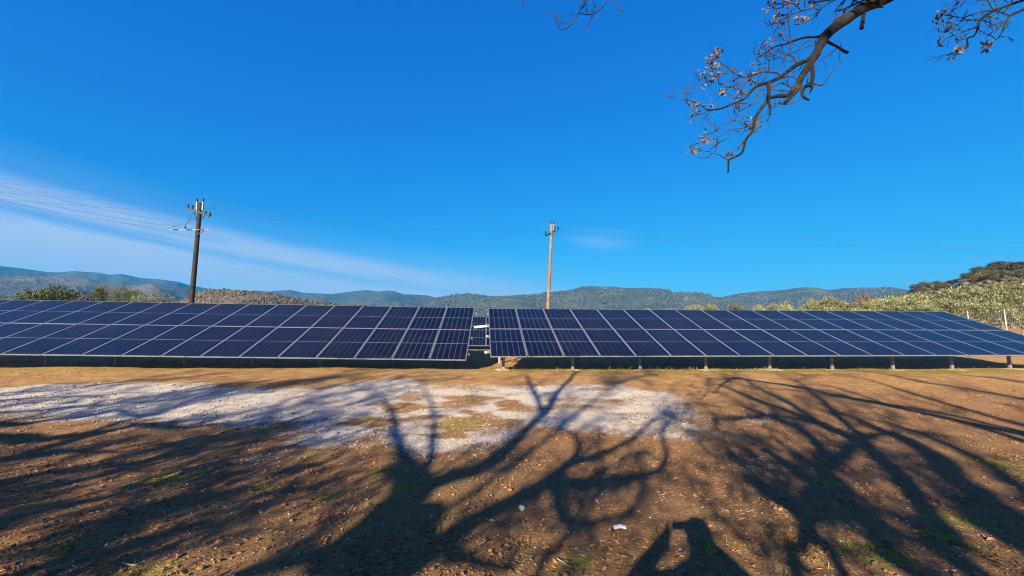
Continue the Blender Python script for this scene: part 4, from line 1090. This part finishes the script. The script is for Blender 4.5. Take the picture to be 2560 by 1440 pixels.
# leaning trees to the right: long limbs sweeping up and left
shadow_tree('shade_tree', 'leaning tree whose limbs shade the right half of the soil', (1.6, -5.0), 4.5, [
    dict(p=[(2445, 1440, 80), (2370, 1340, 72), (2305, 1250, 66), (2225, 1168, 56), (2135, 1105, 46), (2050, 1060, 40), (1980, 1030, 32), (1900, 1000, 24), (1800, 960, 16)], **{'from': (0, 0, 0)}, r=.2, t=1.0),
    dict(p=[(2285, 1440, 50), (2205, 1350, 50), (2130, 1262, 50), (2095, 1200, 38), (2010, 1150, 30), (1930, 1090, 18)], **{'from': (0, 0, 1.2)}, t=1.0),
    dict(p=[(2250, 1220, 44), (2180, 1120, 36), (2100, 1040, 30), (2040, 990, 22), (1990, 950, 12)], t=1.0),
    dict(p=[(2080, 1080, 34), (1980, 1010, 26), (1900, 970, 18), (1860, 945, 10)], t=1.0),
    dict(p=[(2040, 1055, 24), (1930, 1040, 20), (1840, 1048, 14), (1780, 1050, 10)], t=.8),
], .45, .04, 1.2, 12, .2)
shadow_tree('shade_tree', 'spreading tree whose limbs shade the far right of the soil', (6.2, -5.5), 6.5, [
    dict(p=[(2760, 1440, 140), (2600, 1330, 110), (2460, 1245, 90), (2350, 1165, 70), (2260, 1100, 54), (2170, 1060, 36), (2080, 1020, 20)], **{'from': (0, 0, 0)}, r=.26, t=1.0),
    dict(p=[(2700, 1300, 60), (2560, 1225, 50), (2440, 1150, 40), (2320, 1090, 30), (2220, 1055, 18)], **{'from': (0, 0, 2.0)}, t=1.0),
    dict(p=[(2720, 1145, 34), (2560, 1105, 28), (2400, 1050, 22), (2250, 1018, 18), (2140, 985, 14), (2060, 962, 10)], **{'from': (.1, .1, 2.8)}, t=.5),
    dict(p=[(2720, 1095, 30), (2560, 1062, 24), (2400, 1020, 20), (2280, 985, 15), (2170, 950, 10)], **{'from': (.1, .1, 3.0)}, t=.6),
    dict(p=[(2720, 1030, 24), (2560, 1000, 20), (2420, 972, 16), (2300, 955, 12), (2220, 938, 8)], **{'from': (.2, .1, 3.2)}, t=.7),
    dict(p=[(2720, 970, 20), (2560, 955, 16), (2440, 940, 12)], **{'from': (.2, .1, 3.2)}, t=.7),
    dict(p=[(2680, 1400, 90), (2560, 1360, 70), (2450, 1290, 50), (2380, 1230, 30)], **{'from': (0, 0, 1.0)}, t=1.3),
], .5, .05, 1.4, 17, .26)
# evergreen crowns to the left: soft parallel bars of shade
left_l = []
for (y0, w, x1, y1) in ((1066, 30, 420, 1030), (1100, 40, 690, 1066), (1150, 30, 600, 1090), (1205, 36, 520, 1120), (1240, 24, 650, 1100), (1300, 40, 690, 1120), (1375, 30, 560, 1220), (1440, 44, 500, 1310), (1000, 12, 640, 962), (1030, 14, 840, 966), (985, 10, 420, 950)):
    pts = []
    for f in (0, .18, .36, .52, .68, .84, 1.0):
        yy = y0 + (y1 - y0) * f + random.gauss(0, 7) * (1 if y0 > 1040 else .4)
        pts.append((x1 * f, yy, w * (1 - .7 * f) * random.uniform(.7, 1.3)))
    left_l.append(dict(p=[(-160, y0 + (y0 - y1) * 160 / x1, w * 1.1)] + pts, **{'from': (0, 0, 1.6 + random.random() * 1.6)}, r=.08, t=.9))
shadow_tree('shade_tree', 'leafy evergreen oak whose limbs lay soft bars of shade on the left', (-9.5, -4.0), 4.5, left_l, .5, .22, 1.8, 23, .3, M_OAKG, .09, .05)
shadow_tree('shade_tree', 'tall leafless tree whose twig tips shade the gravel by the tables', (-6.5, -10.0), 10.5, [
    dict(p=[(420, 1020, 16), (560, 985, 14), (680, 962, 12), (780, 946, 8)], **{'from': (0, 0, 0)}, r=.2, t=1.5),
    dict(p=[(700, 1010, 14), (850, 982, 12), (980, 965, 9)], **{'from': (0, 0, 4.0)}, r=.06, t=1.4),
    dict(p=[(1500, 985, 14), (1560, 955, 12), (1620, 935, 8)], **{'from': (0, 0, 4.0)}, r=.06, t=1.4),
], 1.0, .3, 1.0, 29, .2)

# ------------------------------------------------------------------ the person taking the picture (stands behind the lens, seen by the shadow)
M_COAT = mat('dark coat', (.05, .055, .07), .85, 0, (.07, .075, .09), 12)
M_SKIN = mat('skin', (.48, .30, .22), .55)
M_HAIR = mat('hair', (.03, .022, .016), .6)
pg = ground_at(-.05, -.42)
def skin_obj(name, pts, edges, rad, material, parent, sub=2):
    me = bpy.data.meshes.new(name); me.from_pydata([tuple(p) for p in pts], edges, []); me.materials.append(material)
    o = bpy.data.objects.new(name, me); COL.objects.link(o); o.parent = parent
    md = o.modifiers.new('skin', 'SKIN'); md.use_smooth_shade = True
    for i, r in enumerate(rad):
        sv = me.skin_vertices[0].data[i]; sv.radius = (r, r) if not isinstance(r, tuple) else r; sv.use_root = (i == 0)
    s2 = o.modifiers.new('sub', 'SUBSURF'); s2.levels = sub; s2.render_levels = sub
    return o
per = empty('person', (-.04, -.42, pg)); tag(per, 'person in a dark coat holding up a phone with both hands, elbows out', 'person')
DZ = .03
bp_ = [(0, 0, .92), (0, 0, 1.12), (0, -.01, 1.32), (0, .0, 1.47), (0, .02, 1.56), (0, .04, 1.66), (0, .04, 1.76),
       (-.19, 0, 1.43), (-.46, .14, 1.35), (-.16, .30, 1.51), (.19, 0, 1.43), (.42, .14, 1.30), (.16, .30, 1.51),
       (-.10, 0, .86), (-.11, .02, .48), (-.11, -.02, .09), (-.12, .14, .04), (.10, 0, .86), (.11, .02, .48), (.11, -.02, .09), (.12, .14, .04), (-.138, .345, 1.555), (.138, .345, 1.555)]
be_ = [(0, 1), (1, 2), (2, 3), (3, 4), (4, 5), (5, 6), (3, 7), (7, 8), (8, 9), (3, 10), (10, 11), (11, 12), (0, 13), (13, 14), (14, 15), (15, 16), (0, 17), (17, 18), (18, 19), (19, 20), (9, 21), (12, 22)]
bp_ = [(x, y, z - (DZ if k < 9 or k in (10, 11) else 0) * (1 if z > 1.0 else 0)) for k, (x, y, z) in enumerate(bp_)]
br_ = [(.19, .14), (.20, .15), (.22, .15), (.14, .11), .058, .088, .08, .085, .075, .056, .085, .075, .056, .095, .065, .048, .04, .095, .065, .048, .04, .042, .042]
skin_obj('body', bp_, be_, br_, M_COAT, per)
for s_ in (-1, 1):
    hx = s_ * .125
    hv = [(hx * 1.15, .30, 1.52), (hx, .345, 1.57)]; he = [(0, 1)]; hr = [.032, .036]
    for k in range(4):
        z = 1.545 + k * .021; i = len(hv)
        hv += [(hx * .98, .365, z), (hx * .86, .40 - .004 * k, z + .004), (hx * .68, .405 - .004 * k, z + .002)]; he += [(1, i), (i, i + 1), (i + 1, i + 2)]; hr += [.0105, .0095, .0085]
    i = len(hv); hv += [(hx * .84, .35, 1.545), (hx * .66, .36, 1.548)]; he += [(1, i), (i, i + 1)]; hr += [.012, .010]
    skin_obj('hand', hv, he, hr, M_SKIN, per, 1)
hm = MB()
lat = [(-math.pi / 2 + math.pi * k / 10) for k in range(11)]
hm.tube([(0, .03 , 1.70 - DZ + .125 * math.sin(a)) for a in lat], [max(.098 * math.cos(a), .004) for a in lat], 16); hm.build('head', M_SKIN, per, True)
hm = MB(); hm.tube([(0, .012, 1.725 - DZ + .115 * math.sin(a)) for a in lat[3:]], [max(.108 * math.cos(a), .004) for a in lat[3:]], 16); hm.build('hair', M_HAIR, per, True)
nb = MB(); nb.tube([(0, .125, 1.72 - DZ), (0, .145, 1.69 - DZ), (0, .128, 1.675 - DZ)], [.008, .013, .009], 6); nb.build('nose', M_SKIN, per, True)
ph = MB(); ph.box((-.08, .372, 1.55), (.08, .380, 1.625)); pho = ph.build('phone', mat('phone glass', (.02, .02, .025), .2), None)
pho.location = (-.04, -.42, pg); tag(pho, 'dark phone held up sideways in both hands of the person', 'phone')

# ------------------------------------------------------------------ loose things on the soil
def scatter_xy(n, x0, x1, y0, y1, p=1.6):
    t = rng.uniform(size=n) ** p; y = y0 + (y1 - y0) * t
    half = 1.38 * y + .6
    x = rng.uniform(-1, 1, n) * np.minimum(half, (x1 - x0) / 2)
    return x, y
def stones(name, x, y, r, material, squash=.6):
    z = terrain(x, y)
    V, Fc = blobs(np.stack([x, y, z + r * .15], 1), r, squash, .22)
    o = mesh(name, V, Fc, material); tag(o, kind='stuff'); return o
M_CHIP = mat('white chippings', (.62, .61, .59), .85, 0, (.40, .37, .33), 3)
M_PEB = mat('brown pebbles', (.20, .115, .06), .9, 0, (.30, .20, .12), 5)
x, y = scatter_xy(150000, -20, 20, 4.6, 12.0, 1.0)
ga = gravel_amount(x, y); k = rng.uniform(size=len(x)) < np.clip(ga * .30 + .0012 + .008 * (ga > .01), 0, 1)
stones('white_gravel', x[k], y[k], rng.uniform(.005, .015, k.sum()) * rng.uniform(.7, 1.3, k.sum()), M_CHIP)
x, y = scatter_xy(26000, -20, 20, 2.6, 12.5, 1.5)
stones('pebbles', x, y, rng.uniform(.003, .010, len(x)) * rng.uniform(.6, 1.5, len(x)), M_PEB)
M_CLOD = mat('soil clods', (.30, .165, .062), .95, 0, (.20, .105, .045), 20, .5, 90)
x, y = scatter_xy(9000, -20, 20, 2.6, 12.5, 1.4)
k = rng.uniform(size=len(x)) < .2 + .8 * sm((fbm(x * .8, y * .8, 3, 81) - .45) / .15)
x, y = x[k], y[k]
stones('soil_clods', x, y, rng.uniform(.008, .03, len(x)) * rng.uniform(.5, 1.1, len(x)), M_CLOD, .55)
x, y = scatter_xy(900, -20, 20, 2.6, 9.5, 1.3)
stones('white_pebbles', x, y, rng.uniform(.004, .013, len(x)), M_CHIP)
# straw, leaf litter, grass
M_STRAW = leaf_mat('straw', (.34, .22, .10), (.26, .15, .065), (.43, .31, .18), 3, .1)
M_LITTER = leaf_mat('leaf litter', (.18, .09, .036), (.25, .14, .055), (.34, .16, .05), 3, .1)
M_GRASS = leaf_mat('green grass', (.09, .13, .022), (.15, .18, .04), (.25, .23, .07), 3, .25)
def litter(name, n, L, W, material, y1=13.0, flat=.25, p=1.6, dens=None):
    x, y = scatter_xy(n, -22, 22, 2.6, y1, p)
    if dens is not None:
        k = rng.uniform(size=n) < dens(x, y); x, y = x[k], y[k]
    n = len(x)
    a = rng.uniform(0, 6.28, n); Dv = np.stack([np.cos(a), np.sin(a), rng.uniform(0, flat, n)], 1)
    V, Fc = leaves(np.stack([x, y, terrain(x, y) + .006], 1), Dv, L * rng.uniform(.5, 1.5, n), W * rng.uniform(.6, 1.4, n))
    o = mesh(name, V, Fc, material); tag(o, kind='stuff'); return o
dl = lambda x, y: .25 + .75 * sm((fbm(x * .9, y * .9, 3, 61) - .40) / .2)
litter('straw_litter', 14000, .055, .0045, M_STRAW, 12.5, .5, 1.4, dl)
litter('leaf_litter', 9000, .045, .024, M_LITTER, 10, .7, 1.5, dl)
litter('grass', 130000, .05, .0045, M_GRASS, 14.5, 2.2, 1.0, lambda x, y: grass_amount(x, y) * .5 * sm((fbm(x * 2.2, y * 2.2, 3, 67) - .36) / .2))
cl = rng.integers(0, 60, 420); cx, cy = rng.uniform(-.4, 19, 60), rng.normal(size=60) * .35
x = cx[cl] + rng.normal(size=420) * .16; y = 12.95 + .06 * x + cy[cl] + rng.normal(size=420) * .1
Dv = np.stack([rng.normal(size=420) * .55, rng.normal(size=420) * .5, np.ones(420)], 1)
V, Fc = leaves(np.stack([x, y, terrain(x, y)], 1), Dv, rng.uniform(.06, .24, 420) * rng.uniform(.5, 1, 420), rng.uniform(.004, .007, 420))
tag(mesh('dry_grass_stalks', V, Fc, M_STRAW), kind='stuff')

# the few stones and scraps that stand out one by one
def rock(name, xp, yp, r, material, label, cat, zs=.6, seed=0):
    P = hit(xp, yp); lr = np.random.default_rng(seed)
    V = blobV * (1 + .22 * lr.normal(size=(len(blobV), 1))) * r * np.array([1, .8, zs])
    o = mesh(name, V, blobF, material, loc=(P[0], P[1], ground_at(P[0], P[1]) + r * .2))
    me = o.modifiers.new('bevel', 'BEVEL'); me.width = r * .12; me.segments = 2
    tag(o, label, cat); return o
rock('white_stone', 1305, 1288, .045, M_CHIP, 'white upright stone on bare soil, centre foreground', 'stone', 1.0, 4)
rock('white_stone', 1228, 1252, .016, M_CHIP, 'small white stone left of the upright white stone', 'stone', .8, 5)
rock('brown_stone', 1430, 898 + 23, .09, M_PEB, 'brown clod at the edge of the shade under the panels', 'stone', .7, 6)
rock('brown_stone', 371, 1257, .035, M_PEB, 'rounded brown stone on the striped soil at left', 'stone', .7, 7)
rock('pale_stone', 186, 1404, .03, M_CHIP, 'flat pale stone low in the left corner', 'stone', .4, 8)
rock('white_stone', 1228, 1312, .02, M_CHIP, 'pale stone in the dark trunk shadow', 'stone', .6, 9)
P = hit(1550, 1322)
V = np.array([(-.055, -.02, .004), (.0, -.028, .016), (.05, -.022, .006), (.058, .02, .012), (.005, .03, .024), (-.05, .026, .012), (0, 0, .034)])
Fq = [(0, 1, 6), (1, 2, 6), (2, 3, 6), (3, 4, 6), (4, 5, 6), (5, 0, 6)]
o = mesh('crumpled_paper', V, Fq, mat('pale blue paper', (.66, .72, .80), .7), loc=(P[0], P[1], ground_at(P[0], P[1]) + .004))
sd = o.modifiers.new('thick', 'SOLIDIFY'); sd.thickness = .003
tag(o, 'crumpled pale blue scrap of paper on the soil', 'litter')
def stick(pts, r, label):
    P = np.array([hit(*p) + (0, 0, .012) for p in pts]); Q, q = smooth_pts(P - P[0], np.linspace(r, r * .5, len(P)), 3)
    b = MB(); b.tube(Q, q, 6); o = b.build('dry_twig', M_TW2, None, True, loc=tuple(P[0])); tag(o, label, 'twig')
M_TW2 = mat('grey twig', (.34, .27, .20), .9)
stick([(305, 1412), (335, 1417), (352, 1410)], .007, 'curved grey twig low on the left soil')
stick([(1392, 1400), (1412, 1412), (1432, 1424)], .006, 'straight pale twig right of the thin stem shadow')
stick([(2105, 1390), (2130, 1392), (2133, 1382)], .008, 'bent pale twig between the shadow stems and the right corner')
stick([(1520, 1258), (1532, 1270), (1537, 1277)], .006, 'forked pale twig above the crumpled paper')
stick([(1056, 1188), (1062, 1196), (1072, 1197)], .007, 'small hooked twig in the main trunk shadow')

# ------------------------------------------------------------------ air
hz = MB(); hz.box((-3600, -700, -75), (3600, 3600, 470))
def haze_mat():
    m = bpy.data.materials.new('haze'); m.use_nodes = True
    nt = m.node_tree; nt.nodes.clear()
    v = N(nt, 'ShaderNodeVolumePrincipled', inp={'Color': (.03, .42, 1.0, 1), 'Density': 2.5e-4, 'Anisotropy': 0.0})
    o = N(nt, 'ShaderNodeOutputMaterial', inp={'Volume': v.outputs[0]})
    return m
hzo = hz.build('haze', haze_mat()); tag(hzo, kind='stuff')
